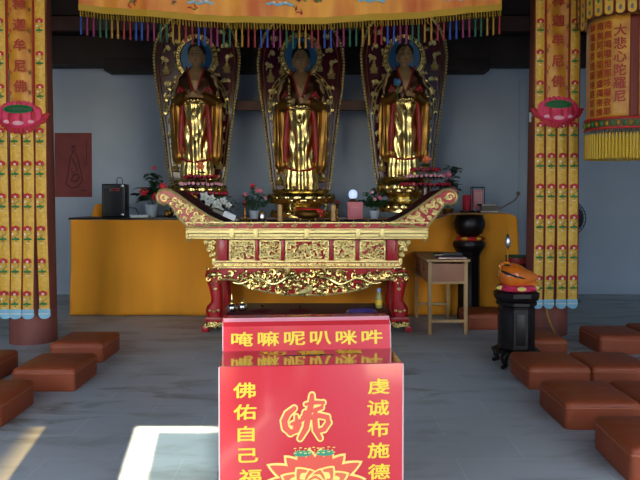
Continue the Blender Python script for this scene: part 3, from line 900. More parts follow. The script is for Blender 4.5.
def statue_body(pose):
    b = B(); m = M['bronze']
    b.ball((0, -.02, HY), (.096, .108, .140), m, 56, 44, fn=face_fn)
    for sx in (-1, 1):
        b.ball((sx * .098, .0, HY - .012), (.012, .026, .052), m, 12, 10)
        b.ball((sx * .097, -.002, HY - .075), (.009, .013, .03), m, 8, 8)
    b.tube([(0, .0, HY - .20), (0, -.0, HY - .15), (0, -.005, HY - .10), (0, -.005, HY - .03)], [.075, .056, .053, .06], m, 20)
    loft(b, interp([(.85, .15, .10, 0, 0), (1.05, .155, .11, 0, -.01), (1.24, .20, .125, 0, -.012), (1.34, .19, .10, 0, 0), (1.41, .10, .07, 0, 0), (1.44, .06, .05, 0, 0)], 16), m, 40)
    for sx in (-1, 1):
        hand = Vector((sx * .055, -.235, 1.05)) if pose == 'both' or sx > 0 else Vector((sx * .11, -.215, 1.09))
        if pose == 'hold' and sx < 0: hand = Vector((-.125, -.20, 1.04))
        el = Vector((sx * .25, -.03, 1.02)); sh = Vector((sx * .19, .0, 1.33))
        b.tube([sh, (sh + el) / 2 + Vector((sx * .02, 0, 0)), el], [.065, .055, .045], m, 14)
        wr = hand + (el - hand).normalized() * .045
        b.ball(el, .046, m, 12, 8)
        b.tube([el, (el + wr) / 2, wr], [.045, .038, .024], m, 14)
        # palm and five fingers curling towards the middle
        ax = (wr - hand).normalized(); up = Vector((0, -.15, 1)).normalized(); 
        inw = Vector((-sx, -.1, .1)).normalized()
        b.tube([wr, hand + ax * .02, hand - ax * .02, hand - ax * .045], [.022, .027, .032, .028], m, 12, sq=.7)
        for q in range(4):
            base = hand - ax * .035 + up * (.024 - .016 * q)
            L = (.058, .066, .062, .048)[q]
            d1 = (-ax * .9 + up * (.10 - .08 * q)).normalized()
            p1 = base + d1 * L * .42; p2 = p1 + (d1 * .8 + inw * .2 + Vector((0, .35, 0))).normalized() * L * .33; p3 = p2 + (d1 * .5 + Vector((0, .8, 0))).normalized() * L * .28
            b.tube([base + ax * .02, base, p1, p2, p3], [.009, .0095, .0085, .0078, .0055], m, 8)
        tb = hand + ax * .012 + up * .022
        b.tube([tb - up * .012, tb + up * .012, tb + up * .034 - ax * .012, tb + up * .05 - ax * .03], [.013, .0115, .010, .007], m, 8)
    o = b.build('body_tmp')
    md = o.modifiers.new('r', 'REMESH'); md.mode = 'VOXEL'; md.voxel_size = .0062; md.use_smooth_shade = True
    dg = bpy.context.evaluated_depsgraph_get(); dg.update()
    me = bpy.data.meshes.new_from_object(o.evaluated_get(dg))
    bpy.data.objects.remove(o)
    me.materials.clear(); me.materials.append(m); me.shade_smooth()
    return me
def statue(name, px, feet_py, D, scale, pose, label, wide=1.0):
    t = thing(name, (PX(px, D), D, PZ(feet_py, D)), label, 'statue')
    t.scale = (scale * wide, scale, scale)
    o = bpy.data.objects.new('body', statue_body(pose)); COL.objects.link(o); o.parent = t
    # painted brows, closed eyes and lips
    b = B()
    for sx in (-1, 1):
        b.tube([(sx * .016, -.133, HY + .030), (sx * .036, -.128, HY + .042), (sx * .060, -.112, HY + .034)], [.002, .0034, .0015], M['hair'], 6)
        b.tube([(sx * .018, -.126, HY + .010), (sx * .036, -.1235, HY + .004), (sx * .056, -.110, HY + .010)], [.0022, .0036, .002], M['hair'], 6)
    b.tube([(-.020, -.122, HY - .071), (0, -.130, HY - .075), (.020, -.122, HY - .071)], [.003, .006, .003], M['redfab'], 8)
    b.build('face_paint', o)
    # hair with curls and topknot
    b = B()
    rnd = random.Random(5)
    b.ball((0, .012, HY + .055), (.108, .112, .108), M['hair'], 32, 22)
    b.ball((0, .012, HY + .165), (.056, .056, .06), M['hair'], 20, 14)
    for k in range(240):
        z = rnd.uniform(-.35, 1); a = k * 2.39996; r = sqrt(max(0, 1 - z * z))
        p = Vector((.108 * r * cos(a), .012 + .112 * r * sin(a), HY + .055 + .108 * z))
        if p.y < -.06 and z < .35: continue
        b.ball(p, .011, M['hair'], 6, 4)
    for k in range(60):
        z = 1 - 1.3 * k / 60; a = k * 2.4; r = sqrt(max(0, 1 - z * z))
        b.ball((.056 * r * cos(a), .012 + .056 * r * sin(a), HY + .165 + .06 * z), .009, M['hair'], 6, 4)
    hr = b.build('hair', t)
    b = B(); b.ball((0, -.085, HY + .142), (.012, .008, .014), M['gold'], 10, 6); b.build('forehead_jewel', hr)
    # main robe: vertical hem folds below, catenary folds in front
    def fold(a, z, x, y):
        front = max(0, -sin(a))
        low = max(0, min(1, (.34 - z) / .12))
        v = .010 * cos(15 * a) * low
        u = (.012 * sin(17 * z - 150 * x * x + (14 * x if pose == 'lean' else -9 * x)) + .009 * cos(58 * x + 2 * z)) * front * (1 - low) * max(0, min(1, (1.0 - z) / .15))
        side = .010 * cos(11 * a + 4 * z) * (1 - front)
        return v + u + side
    b = B()
    loft(b, interp([(.0, .20, .14, 0, 0), (.10, .205, .145, 0, 0), (.22, .19, .135, 0, 0), (.30, .185, .135, 0, 0), (.62, .19, .15, 0, -.01), (.95, .185, .145, 0, -.01), (1.06, .17, .13, 0, -.005)], 90), M['gold'], 120, fold)
    b.build('robe', t)
    # apron panel: hem with a scalloped edge
    b = B()
    def panel(u, v):
        x = (u - .5) * 2 * (.155 - .05 * (1 - v) + .0); z = 1.0 - .78 * (1 - v) + .05 * abs(2 * u - 1) ** 2 * (1 - v) * 1.5
        y = -.158 - .012 * cos((2 * u - 1) * 1.4) - .009 * sin(19 * z - 210 * x * x + (12 * x if pose == 'lean' else -7 * x)) - .006 * cos(60 * x + 3 * z) - .012 * cos(11 * u * pi / 2.2) * (1 - v)
        y += .05 * (abs(2 * u - 1)) ** 3
        return (x, y, z)
    b.sheet(panel, 30, 60, .012, M['gold'])
    b.build('front_drape', t)
    # red lining showing at the sides and hem
    b = B()
    for sx in (-1, 1):
        b.tube([(sx * .15, -.12, 1.0), (sx * .17, -.135, .8), (sx * .185, -.12, .55), (sx * .19, -.10, .33)], [.016, .03, .036, .02], M['redfab'], 10)
        b.tube([(sx * .19, -.10, .27), (sx * .10, -.14, .235), (0, -.152, .225)], [.012, .014, .012], M['redfab'], 8)
    b.build('lining', t)
    # mantle over the shoulders
    def vneck(p):
        w = .012 + max(0, (p.z - 1.08)) * .30
        return p.y < -.02 and abs(p.x) < w
    b = B()
    def mf(a, z, x, y): return .008 * cos(9 * a + 7 * z) * max(0, min(1, (1.40 - z) / .1))
    loft(b, interp([(.93, .275, .13, 0, .0), (1.02, .295, .15, 0, .0), (1.14, .29, .16, 0, .0), (1.27, .255, .145, 0, .005), (1.37, .185, .115, 0, .01), (1.42, .11, .085, 0, .01), (1.455, .07, .062, 0, .01)], 44), M['mantle'], 120, mf, skip=vneck)
    mt = b.build('mantle', t, angle=80)
    md = mt.modifiers.new('thickness', 'SOLIDIFY'); md.thickness = .012
    b = B()
    for sx in (-1, 1):
        pts = []
        for k in range(12):
            z = 1.08 + .36 * k / 11; w = .014 + max(0, z - 1.08) * .30
            ry = .165 - .10 * max(0, (z - 1.2) / .25) ** 1.5
            pts.append((sx * w, -ry * sqrt(max(.1, 1 - (w / .28) ** 2)) - .0, z))
        b.tube(pts, .011, M['redfab'], 8)
        b.tube([(sx * .12, -.165, 1.1), (sx * .18, -.15, 1.16), (sx * .22, -.13, 1.1)], [.02, .03, .02], M['redfab'], 8)
        for q in range(4): b.ball((sx * (.20 + .03 * q), -.155 + .02 * q, 1.03 + .012 * (q % 2)), (.018, .012, .016), M['gold'], 8, 6)
    b.tube([(-.14, -.17, .985), (0, -.185, .96), (.14, -.17, .985)], .014, M['gold'], 8)
    for q in range(7): b.ball((-.12 + .04 * q, -.188 + .002 * abs(q - 3), 1.0 - .006 * (q % 2)), (.019, .012, .020), M['gold'], 9, 6)
    b.build('collar_trim', mt)
    # hanging sleeves
    for sx in (-1, 1):
        b = B()
        def sf(a, z, x, y): return .011 * cos(7 * a + 2 * z) + .006 * cos(13 * a)
        loft(b, interp([(.20, .05, .045, sx * .215, .02), (.30, .085, .065, sx * .225, .01), (.6, .088, .075, sx * .235, -.01), (.9, .075, .085, sx * .25, -.04), (1.06, .05, .07, sx * .245, -.04)], 44), M['darkgold'], 60, sf)
        hand = Vector((sx * .11, -.2, 1.045))
        b.tube([(sx * .25, -.03, 1.0), (sx * .19, -.12, 1.0), hand], [.085, .075, .062], M['darkgold'], 18)
        b.build('sleeve', t)
    # tiny feet
    b = B()
    for sx in (-1, 1): b.ball((sx * .07, -.17, .018), (.04, .075, .022), M['bronze'], 14, 8)
    b.build('toes', t)
    return t

def lotus_base(t, z0, r, h, mats=('gold', 'darkgold')):
    b = B()
    b.lathe([(r * .98, 0), (r * 1.0, -h * .05), (r * .95, -h * .10), (r * 1.08, -h * .22), (r * 1.12, -h * .32), (r * 1.02, -h * .48), (r * .74, -h * .56), (r * .66, -h * .62), (r * .68, -h * .68), (r * .95, -h * .78), (r * 1.05, -h * .88), (r * 1.05, -h)], (0, 0, z0), M[mats[0]], 48, sx=1, sy=.82)
    o = b.build('lotus_base', t)
    b = B()
    for row, (zz, rr, up, n, L) in enumerate(((-.30, 1.10, 1, 15, .26), (-.40, 1.06, 1, 15, .2), (-.86, 1.0, -1, 15, .22))):
        for k in range(n):
            a = 2 * pi * (k + .5 * (row % 2)) / n
            c = (r * rr * cos(a), r * rr * sin(a) * .82, z0 + h * zz)
            w = r * .22
            def fn(p, a=a): return Vector((p.x * cos(a) - p.y * sin(a), p.x * sin(a) + p.y * cos(a), p.z))
            b.ball(c, (w * .35, w, h * L * .55), M[mats[0]], 10, 7, fn=fn)
    b.build('petals', o)
    return o

SD = 8.75
s1 = statue('temple_statue', 197.5, 180, SD, .985, 'both', 'gilded standing temple statue on the left, behind the white lilies and red flowers')
s2 = statue('temple_statue', 301, 189.5, SD, 1.03, 'hold', 'gilded standing temple statue in the centre, above the bronze incense burner')
s3 = statue('temple_statue', 404, 177, SD, .965, 'lean', 'gilded standing temple statue on the right, holding a blue-green lotus at the chest')
lotus_base(s1, 0, .33, .42); 
lotus_base(s2, 0, .36, .34)
lotus_base(s3, 0, .31, .46)
b = B()   # lotus held by the right-hand statue
b.tube([(-.12, -.22, .98), (-.115, -.25, 1.10), (-.12, -.24, 1.17)], .007, M['bgreen'], 6)
for k in range(9):
    a = 2 * pi * k / 9; b.ball((-.12 + .030 * cos(a), -.24 + .026 * sin(a), 1.20), (.018, .018, .045), M['halo'], 8, 6)
b.ball((-.12, -.24, 1.20), (.028, .028, .04), M['bgreen'], 10, 8)
b.build('held_lotus', s3)
b = B()   # little golden pagoda held by the centre statue
for k in range(7):
    z = .97 + k * .045; r = .036 - .0035 * k
    b.lathe([(r, 0), (r * 1.35, .004), (r * .8, .014), (r * .8, .042)], (-.135, -.245, z), M['gold'], 8)
b.lathe([(.012, 0), (.014, .01), (.002, .05)], (-.135, -.245, 1.285), M['gold'], 8)
b.build('held_pagoda', s2)
b = B(); write(b, '卍', (0, -.150, 1.235), .045, .045, M['hair'], .01); b.build('chest_mark', s2, smooth=False, fix=False)

# ------------------------------------------------------------------ boat-shaped backing panels
def mand_half(t):
    """half width (m) against height fraction 0 bottom - 1 top"""
    K = [(0, .345), (.12, .40), (.28, .445), (.46, .505), (.60, .56), (.72, .585), (.80, .56), (.87, .49), (.93, .36), (.97, .22), (1.0, .0)]
    for a, c in zip(K, K[1:]):
        if t <= c[0]:
            s_ = (t - a[0]) / (c[0] - a[0]); return .965 * (a[1] + (c[1] - a[1]) * s_)
    return 0
def mandorla(px, D, zb, H, head_z, label, lean=0.0):
    t = thing('backing_panel', (PX(px, D), D, zb), label, 'panel', 'boat-shaped panels behind the statues')
    N = 40; L = []
    for k in range(N + 1):
        f = k / N; f2 = f if f < .9 else f
        L.append((mand_half(f), H * f))
    P = [(x, z) for x, z in L] + [(-x, z) for x, z in reversed(L[:-1])]
    b = B(); b.prism(P, .0, .05, M['maroon']); pn = b.build('panel_board', t, angle=30)
    b = B(); Pin = [(x * .88, z * .965 + .02) for x, z in P]
    b.tube([(x, -.004, z) for x, z in Pin] , .006, M['darkgold'], 6); b.build('inner_line', pn)
    b = B(); rnd = random.Random(int(px))
    # border of flame tongues and beads all along the edge
    b.tube([(x * .975, -.004, z) for x, z in P], .011, M['gold'], 6)
    seg = [Vector((x, 0, z)) for x, z in P]
    acc = 0
    for a, c in zip(seg, seg[1:]):
        d = c - a; Ln = d.length
        if Ln < 1e-6: continue
        nrm = Vector((d.z, 0, -d.x)).normalized()
        if nrm.dot(a - Vector((0, 0, H * .5))) < 0: nrm = -nrm
        while acc < Ln:
            p = a + d * (acc / Ln)
            b.ball((p.x + nrm.x * .004, -.008, p.z + nrm.z * .004), (.015, .015, .017), M['palegold'], 6, 4)
            leafy(b, p.x, p.z, -.004, .03, math.atan2(nrm.z, nrm.x) + .5, .007, M['gold'])
            acc += .042
        acc -= Ln
    b.build('beaded_border', t)
    # halo
    hz_ = head_z - zb + .055
    b = B(); i = b.mi(M['halo'])
    b.lathe([(.22, 0), (.22, .012)], (0, 0, 0), M['halo'], 40)
    for v in b.bm.verts: v.co = Vector((v.co.x, -.02 - v.co.z, hz_ + .03 + v.co.y * 1.12))
    b.build('halo_disc', t)
    b = B()
    b.grid(lambda u, v: ((.215 + .06 * v) * cos(2 * pi * u), -.026 - .006 * sin(pi * v), hz_ + .03 + 1.1 * (.215 + .06 * v) * sin(2 * pi * u)), 48, 4, M['palegold'], closed_u=True)
    for rr, w in ((.213, .008), (.277, .009)):
        b.tube([(rr * cos(2 * pi * k / 48), -.035, hz_ + .03 + rr * 1.1 * sin(2 * pi * k / 48)) for k in range(49)], w, M['gold'], 6)
    for k in range(26):
        a = 2 * pi * k / 26; scroll(b, .246 * cos(a), hz_ + .03 + .246 * 1.1 * sin(a), -.036, .022, 1.1, a, .007, M['gold'], 1, 9)
    b.build('halo_ring', t)
    for sx in (-1, 1):      # second gilded line round the shoulders
        b = B()
        pts = [(sx * .17, hz_ - .22), (sx * .26, hz_ - .29), (sx * .33, hz_ - .39), (sx * .375, hz_ - .53), (sx * .39, hz_ - .70)]
        for q in (0, .035): b.tube([(x + sx * q, -.03, z + q * .5) for x, z in pts], .010, M['palegold'], 6)
        for x, z in pts: scroll(b, x + sx * .018, z + .01, -.034, .02, 1, 0, .008, M['gold'], sx, 8)
        b.build('body_halo', t)
    # small gilded figures on cloud scrolls down both sides
    fig = None
    for sx in (-1, 1):
        for k in range(13):
            f = .05 + .066 * k + (.015 if sx > 0 else 0)
            w = mand_half(f)
            x = sx * (w * .72 + .012 * sin(k * 2.1)); z = H * f
            if f > .78: x = sx * w * .68
            seated = k % 4 == 1
            b = B(); rn = random.Random(k * 7 + (sx > 0))
            if seated:
                b.ball((0, -.012, .0), (.034, .02, .012), M['palegold'], 10, 6); b.ball((0, -.014, .03), (.019, .014, .025), M['palegold'], 10, 7)
                b.ball((0, -.016, .064), .012, M['palegold'], 8, 6); b.tube([(-.028, -.014, .012), (0, -.03, .014), (.028, -.014, .012)], .008, M['palegold'], 6)
                b.lathe([(.026, -.025), (.034, -.02), (.026, -.012)], (0, -.01, .0), M['palegold'], 12)
            else:
                for q in range(4): scroll(b, rn.uniform(-.022, .022), rn.uniform(-.010, .012), -.008, .013, 1, rn.uniform(0, 6), .0075, M['palegold'], 1, 8)
                b.ball((0, -.012, .006), (.012, .01, .016), M['palegold'], 7, 5)
                leafy(b, 0, -.004, -.008, .045 * sx, 0.2, .007, M['palegold'])
            o = b.build('gilded_figure', t, loc=(x, -.004, z)); o.scale = (1.6, 1.6, 1.6)
            if f < .78:
                c2 = o.copy(); COL.objects.link(c2); c2.parent = t; c2.scale = (1.2, 1.2, 1.2)
                c2.location = (sx * (w * .47 + .01 * cos(k * 1.7)), -.004, z + H * .033)
    return t
MD = 9.10
H_ = PZ(4, MD) - PZ(190, MD)
mandorla(197.5, MD, PZ(190, MD), PZ(8, MD) - PZ(190, MD), PZ(60, SD), 'maroon boat-shaped gilded panel behind the left statue')
mandorla(301, MD, PZ(205, MD), PZ(10, MD) - PZ(205, MD), PZ(58, SD), 'maroon boat-shaped gilded panel behind the centre statue')
mandorla(403.5, MD, PZ(190, MD), PZ(5, MD) - PZ(190, MD), PZ(60, SD), 'maroon boat-shaped gilded panel behind the right statue')
# ------------------------------------------------------------------ things on the altar
def leaf_blade(b, p, d, L, w, m):
    d = Vector(d).normalized(); s_ = d.cross(Vector((0, 0, 1)))
    if s_.length < .1: s_ = Vector((1, 0, 0))
    s_.normalize(); up = s_.cross(d); i = b.mi(m); p = Vector(p)
    pr = [(0, .12), (.25, .8), (.5, 1), (.78, .6), (1, .05)]
    rows = []
    for t, ww in pr:
        c = p + d * L * t - up * 0 + Vector((0, 0, -L * .35 * t * t))
        rows.append([b.bm.verts.new(c - s_ * w * ww + up * w * .25 * ww), b.bm.verts.new(c), b.bm.verts.new(c + s_ * w * ww + up * w * .25 * ww)])
    for r0, r1 in zip(rows, rows[1:]):
        for q in range(2):
            f = b.bm.faces.new((r0[q], r0[q + 1], r1[q + 1], r1[q])); f.material_index = i
def flower(parent, p, r, m, name='flower', n=6, centre='yfringe', face=(0, -1, .25)):
    b = B(); f = Vector(face).normalized(); q = f.to_track_quat('Z', 'Y').to_matrix()
    for ring, (k, tilt, rr) in enumerate(((n, .5, 1), (n, 1.0, .72))):
        for j in range(k):
            a = 2 * pi * (j + .5 * ring) / k
            c = q @ Vector((cos(a) * r * .5 * rr, sin(a) * r * .5 * rr, r * .18 * (1 + ring)))
            def fn(v, a=a): 
                w = Vector((v.x * cos(a) - v.y * sin(a), v.x * sin(a) + v.y * cos(a), v.z + .35 * v.x)); return q @ w
            b.ball(c, (r * .48 * rr, r * .30, r * .10), m, 8, 6, fn=fn)
    b.ball(q @ Vector((0, 0, r * .25)), r * .17, M[centre], 8, 6)
    return b.build(name, parent, loc=p)
def pot_plant(name, px, D, z, label, pot_h=.15, pot_r=.075, foliage=(), flowers=(), cat='plant', potm='pot', nleaf=40, spread=.16, top=.3, seed=0, leaf='leaf', group=None, LW=(.05, .02)):
    t = thing(name, (PX(px, D), D, z), label, cat, group)
    b = B(); b.lathe([(pot_r * .72, 0), (pot_r * .78, .006), (pot_r * .98, pot_h * .9), (pot_r * 1.05, pot_h * .93), (pot_r * 1.05, pot_h), (pot_r * .93, pot_h), (pot_r * .9, pot_h * .9), (.002, pot_h * .88)], (0, 0, 0), M[potm], 24)
    b.build('pot', t)
    rnd = random.Random(seed); b = B(); st = B()
    for (dx, dz) in foliage:
        tip = Vector((dx, rnd.uniform(-.04, .04), dz))
        base = Vector((dx * .15, 0, pot_h * .85))
        mid = (base + tip) / 2 + Vector((dx * -.15, 0, .03))
        st.tube([base, mid, tip], [.005, .004, .003], M['leaf'], 5)
        for q in range(nleaf // max(1, len(foliage))):
            s_ = rnd.uniform(.35, 1.05); p = base * (1 - s_) ** 2 + mid * 2 * s_ * (1 - s_) + tip * s_ * s_
            a = rnd.uniform(0, 2 * pi); leaf_blade(b, p, (cos(a), sin(a) * .8, rnd.uniform(-.1, .8)), rnd.uniform(.7, 1.3) * LW[0], LW[1], M[leaf])
    st.build('stem', t); o = b.build('foliage', t, angle=80, fix=False)
    for f in flowers: 
        c = Vector((f[0], -.05, f[1])); flower(t, c, f[2], M[f[3]])
    return t
# left end: loudspeaker, remote, potted camellia
D = 8.55
sp = thing('loudspeaker', (PX(114, D), D, BZ), 'black box loudspeaker with a red label and wire handle, left end of altar', 'speaker', rz=.06)
b = B(); b.box((0, .09, .205), (.29, .22, .41), M['blackp'], bev=.018, seg=3); b.build('case', sp)
b = B(); b.box((0, -.024, .19), (.23, .012, .33), M['black'], bev=.004)
for k in range(16): b.box((0, -.031, .04 + k * .02), (.22, .004, .006), M['blackp'])
b.build('grille', sp)
b = B(); b.box((.02, -.026, .335), (.12, .008, .045), M['redlabel'], bev=.003); b.box((-.035, -.0305, .335), (.02, .003, .03), M['grey'])
b.build('label_plate', sp)
b = B(); b.tube([(.02, .08, .41), (.02, .08, .47), (.035, .08, .49), (.07, .08, .49), (.085, .08, .47), (.085, .08, .41)], .005, M['blackp'], 6); b.build('handle', sp)
for p in ((.11, -.03, .385), (.11, -.03, .03)):
    b = B(); b.box(p, (.04, .02, .03), M['silver'], bev=.005); b.build('corner_guard', sp)
b = B(); b.tube([(PX(124, 8.6), 8.6, BZ + .16), (PX(127, 8.6), 8.55, BZ + .10), (PX(132, 8.6), 8.5, BZ + .115), (PX(138, 8.55), 8.45, BZ + .11), (PX(140, 8.5), 8.42, BZ + .03)], .004, M['blackp'], 6)
tag(b.build('power_cable'), 'thin black cable running from the loudspeaker to the white adaptor', 'cable')
t = thing('power_adaptor', (PX(140, 8.34), 8.34, BZ), 'flat white power strip lying beside the black loudspeaker', 'power strip')
b = B(); b.box((0, 0, .016), (.22, .06, .032), M['white'], bev=.006); b.build('strip_body', t)
b = B()
for k in range(4): b.box((-.075 + k * .05, -.002, .0325), (.022, .022, .002), M['blackp'])
b.build('socket', t)
pot_plant('potted_camellia', 151.5, 8.45, BZ, 'potted plant in a pale pot with large red flowers, right of the loudspeaker', pot_h=.155, pot_r=.082,
          foliage=((-.10, .36), (-.16, .28), (.02, .52), (.06, .45), (.14, .34), (.02, .40)), nleaf=90, LW=(.11, .055),
          flowers=((-.075, .31, .062, 'petalr'), (.07, .25, .058, 'petalr'), (.155, .37, .055, 'petalr'), (.05, .60, .028, 'petalr')), seed=4)
b = B()
for k in range(5):
    b.ball((rnd.uniform(-.05, .05), rnd.uniform(-.03, .03), .035 + .02 * (k % 2)), (.035, .03, .035), M['darkgold'], 10, 7)
tag(b.build('brass_bowl', loc=(PX(168, 8.42), 8.42, BZ)), 'small cluster of dull brass fruit shapes right of the pale pot', 'ornament')

# tiered offering stands with garlands before the left and right statues
def offering_stand(px, D, label, r=(.30, .25, .20), zt=(.26, .33, .40), seed=1):
    t = thing('flower_stand', (PX(px, D), D, CZ_), label, 'flower stand')
    b = B(); 
    b.lathe([(.16, 0), (.15, .02), (.05, .05), (.045, zt[0] - .03), (.10, zt[0] - .01)], (0, 0, 0), M['maroon'], 24); b.build('foot', t)
    rn = random.Random(seed)
    for k, (rr, z) in enumerate(zip(r, zt)):
        b = B(); b.lathe([(.02, z - .03), (rr * .9, z - .025), (rr, z - .01), (rr, z + .012), (rr * .9, z + .015), (.02, z + .015)], (0, 0, 0), M['maroon'], 32, sy=.40)
        tr = b.build('tier', t)
        b = B(); m = M[('dpink', 'lpink', 'dpink')[k]]
        n = int(rr * 110)
        for q in range(n):
            a = 2 * pi * q / n; b.ball((rr * cos(a), rr * .40 * sin(a) - .008, z + rn.uniform(-.008, .012)), (.021, .018, .02), m, 7, 5)
        for q in range(n // 2):
            a = 2 * pi * q / (n // 2); leaf_blade(b, (rr * cos(a), rr * .40 * sin(a), z - .012), (cos(a), sin(a), -.6), .045, .014, M['leaf'])
        b.build('garland', tr)
    flower(t, (.01, -.06, zt[2] + .12), .055, M['orng']); 
    b = B()
    for q in range(26):
        a = rn.uniform(0, 6.28); leaf_blade(b, (.01 + .03 * cos(a), .0, zt[2] + .04), (cos(a), sin(a), .7), .08, .022, M['leaf'])
    b.build('foliage', t, fix=False)
    return t
offering_stand(201, 8.36, 'tiered stand of red and pale pink garlands at the feet of the left statue', r=(.315, .25, .19), zt=(.315, .425, .515))
offering_stand(425, 8.36, 'tiered stand of red and pale pink garlands at the feet of the right statue', r=(.29, .22, .17), zt=(.42, .52, .60), seed=3)
# bunch of white lilies
t = thing('lily_bunch', (PX(216, 8.24), 8.245, CZ_), 'bunch of white lilies with green leaves below the left statue', 'flowers')
b = B(); b.lathe([(.05, 0), (.06, .01), (.05, .08), (.035, .12), (.045, .15)], (0, 0, 0), M['darkgold'], 18); b.build('vase', t)
b = B(); rn = random.Random(8)
for q in range(70):
    a = rn.uniform(0, 6.28); p = (rn.uniform(-.16, .22), rn.uniform(-.03, .06), rn.uniform(.10, .28)); leaf_blade(b, p, (cos(a), sin(a) - .4, .2), .09, .020, M['leaf2'])
for q in range(5): b.tube([(0, 0, .1), (-.10 + .07 * q, 0, .17), (-.15 + .09 * q, -.02, .26 - .02 * q)], .004, M['leaf'], 5)
b.build('foliage', t, fix=False)
for (x, z, r) in ((-.12, .27, .065), (-.04, .25, .05), (.02, .18, .07), (.10, .22, .05), (.05, .12, .06), (.16, .17, .045), (-.08, .20, .05)):
    flower(t, (x, -.07, z), r, M['petalw'], n=5)
pot_plant('potted_roses', 254, 8.6, CZ_, 'white pot of pink flowers between the left and centre statues', pot_h=.10, pot_r=.062,
          foliage=((-.11, .28), (-.02, .38), (.06, .34), (.13, .29), (-.07, .2), (.18, .22)), nleaf=230, leaf='leaf2', LW=(.055, .022),
          flowers=((-.10, .30, .032, 'petalp'), (-.01, .41, .034, 'petalr'), (.05, .35, .034, 'petalp'), (.09, .34, .03, 'petalp'), (.15, .26, .022, 'petalp')), seed=6)
pot_plant('potted_roses', 374.5, 8.55, CZ_, 'white pot of dense greenery with pale pink buds left of the right statue', pot_h=.10, pot_r=.062,
          foliage=((-.16, .22), (-.10, .30), (0, .36), (.09, .30), (.14, .22), (.05, .22), (-.06, .24)), nleaf=420, leaf='leaf2', LW=(.06, .022),
          flowers=((-.03, .33, .026, 'lpink'), (.06, .26, .03, 'petalp'), (.0, .24, .026, 'lpink')), seed=9)
pot_plant('potted_camellia', 448, 8.55, CZ_ + .01, 'tall dark-leaved plant with pink flowers right of the right statue, behind the table horn', pot_h=.12, pot_r=.07,
          foliage=((.02, .62), (.10, .60), (-.05, .42), (.10, .40), (0, .3)), nleaf=150, LW=(.09, .042), potm='darkgold',
          flowers=((-.01, .53, .05, 'petalp'), (.05, .33, .06, 'petalp'), (-.05, .30, .04, 'lpink'), (.06, .22, .04, 'lpink')), seed=12)

# lamp and pink box
t = thing('offering_box', (PX(355, 8.45), 8.45, CZ_), 'pink card box standing on the altar under the blue-white lamp', 'box')
b = B(); b.box((0, 0, .105), (.185, .10, .21), M['pinkbox'], bev=.004); b.build('carton', t)
b = B()
for k in range(4): b.box((0, -.051, .05 + k * .03), (.13 - .03 * (k % 2), .002, .005), M['lpink'])
b.build('print', t)
t = thing('lotus_lamp', (PX(353, 8.45), 8.45, CZ_ + .21), 'small lit blue-white globe lamp standing on the pink box', 'lamp')
b = B(); b.lathe([(.055, 0), (.058, .008), (.03, .02), (.026, .035), (.045, .042)], (0, 0, 0), M['darkgold'], 20); b.build('base', t)
b = B(); b.lathe([(.032, .04), (.048, .06), (.052, .09), (.047, .12), (.03, .142), (.01, .15)], (0, 0, 0), M['bluelamp'], 20, flute=lambda a, z: .05 * cos(6 * a)); b.build('globe', t)
# things on the offering table (top surface TZ)
def candlestick(px, D, label, h, flower_=None):
    t = thing('candlestick', (PX(px, D), D, TZ), label, 'candlestick')
    b = B(); b.lathe([(.036, 0), (.038, .01), (.014, .025), (.012, .05), (.022, .06), (.012, .07), (.010, h * .7), (.018, h * .74), (.012, h * .8), (.03, h * .93), (.034, h * .97), (.004, h)], (0, 0, 0), M['darkgold'], 20); b.build('stem', t)
    if flower_: flower(t, (0, -.01, h + .01), .03, M['petalr'], face=(0, -.3, 1))
    else:
        b = B(); b.lathe([(.010, h - .01), (.009, h + .02), (.002, h + .03)], (0, 0, 0), M['bred'], 10); b.build('candle', t)
candlestick(245, 7.45, 'dull brass candlestick on the carved table, left of the dark steel jar', .20)
candlestick(337, 7.45, 'dull brass stand holding a small red flower on the carved table', .19, True)
t = thing('steel_jar', (PX(262, 7.4), 7.4, TZ), 'small dark steel lidded jar on the carved table, left of the incense burner', 'jar')
b = B(); b.lathe([(.038, 0), (.041, .006), (.041, .075), (.036, .085)], (0, 0, 0), M['silver'], 20); b.build('jar_body', t)
b = B(); b.lathe([(.038, .083), (.038, .092), (.012, .1), (.008, .115), (.002, .12)], (0, 0, 0), M['darkgold'], 20); b.build('lid', t)
for px, lb in ((280, 'tan bamboo incense tube left of the bronze incense burner'), (333.5, 'tan bamboo incense tube right of the bronze incense burner')):
    t = thing('incense_tube', (PX(px, 7.4), 7.4, TZ), lb, 'incense tube')
    b = B(); b.lathe([(.026, 0), (.027, .005), (.027, .175), (.022, .177), (.021, .165), (.002, .16)], (0, 0, 0), M['bamboo'], 20); b.build('tube', t)
    b = B()
    for zz in (.05, .10, .15): b.lathe([(.0278, zz), (.0286, zz + .003), (.0278, zz + .006)], (0, 0, 0), M['wood'], 20)
    b.build('band', t)
t = thing('incense_burner', (PX(308, 7.5), 7.5, TZ), 'round bronze incense burner with a red ribbon in the middle of the carved table', 'incense burner')
b = B(); b.lathe([(.07, .02), (.10, .03), (.145, .06), (.150, .09), (.13, .12), (.122, .132), (.14, .14), (.142, .148), (.125, .15), (.118, .135), (.002, .13)], (0, 0, 0), M['darkgold'], 36); b.build('bowl', t)
for k in range(3):
    a = radians(-90 + 120 * k + 60); b = B(); b.tube([(.08 * cos(a), .08 * sin(a), .04), (.095 * cos(a), .095 * sin(a), .02), (.10 * cos(a), .10 * sin(a), .0)], [.022, .016, .02], M['darkgold'], 10); b.build('leg', t)
for sx in (-1, 1):
    b = B(); b.tube([(sx * .138, 0, .09), (sx * .185, 0, .11), (sx * .20, 0, .15), (sx * .18, 0, .185), (sx * .16, 0, .19)], .012, M['gold'], 8); b.build('handle', t)
b = B(); b.lathe([(.128, .118), (.133, .125), (.128, .134)], (0, 0, 0), M['bred'], 30)
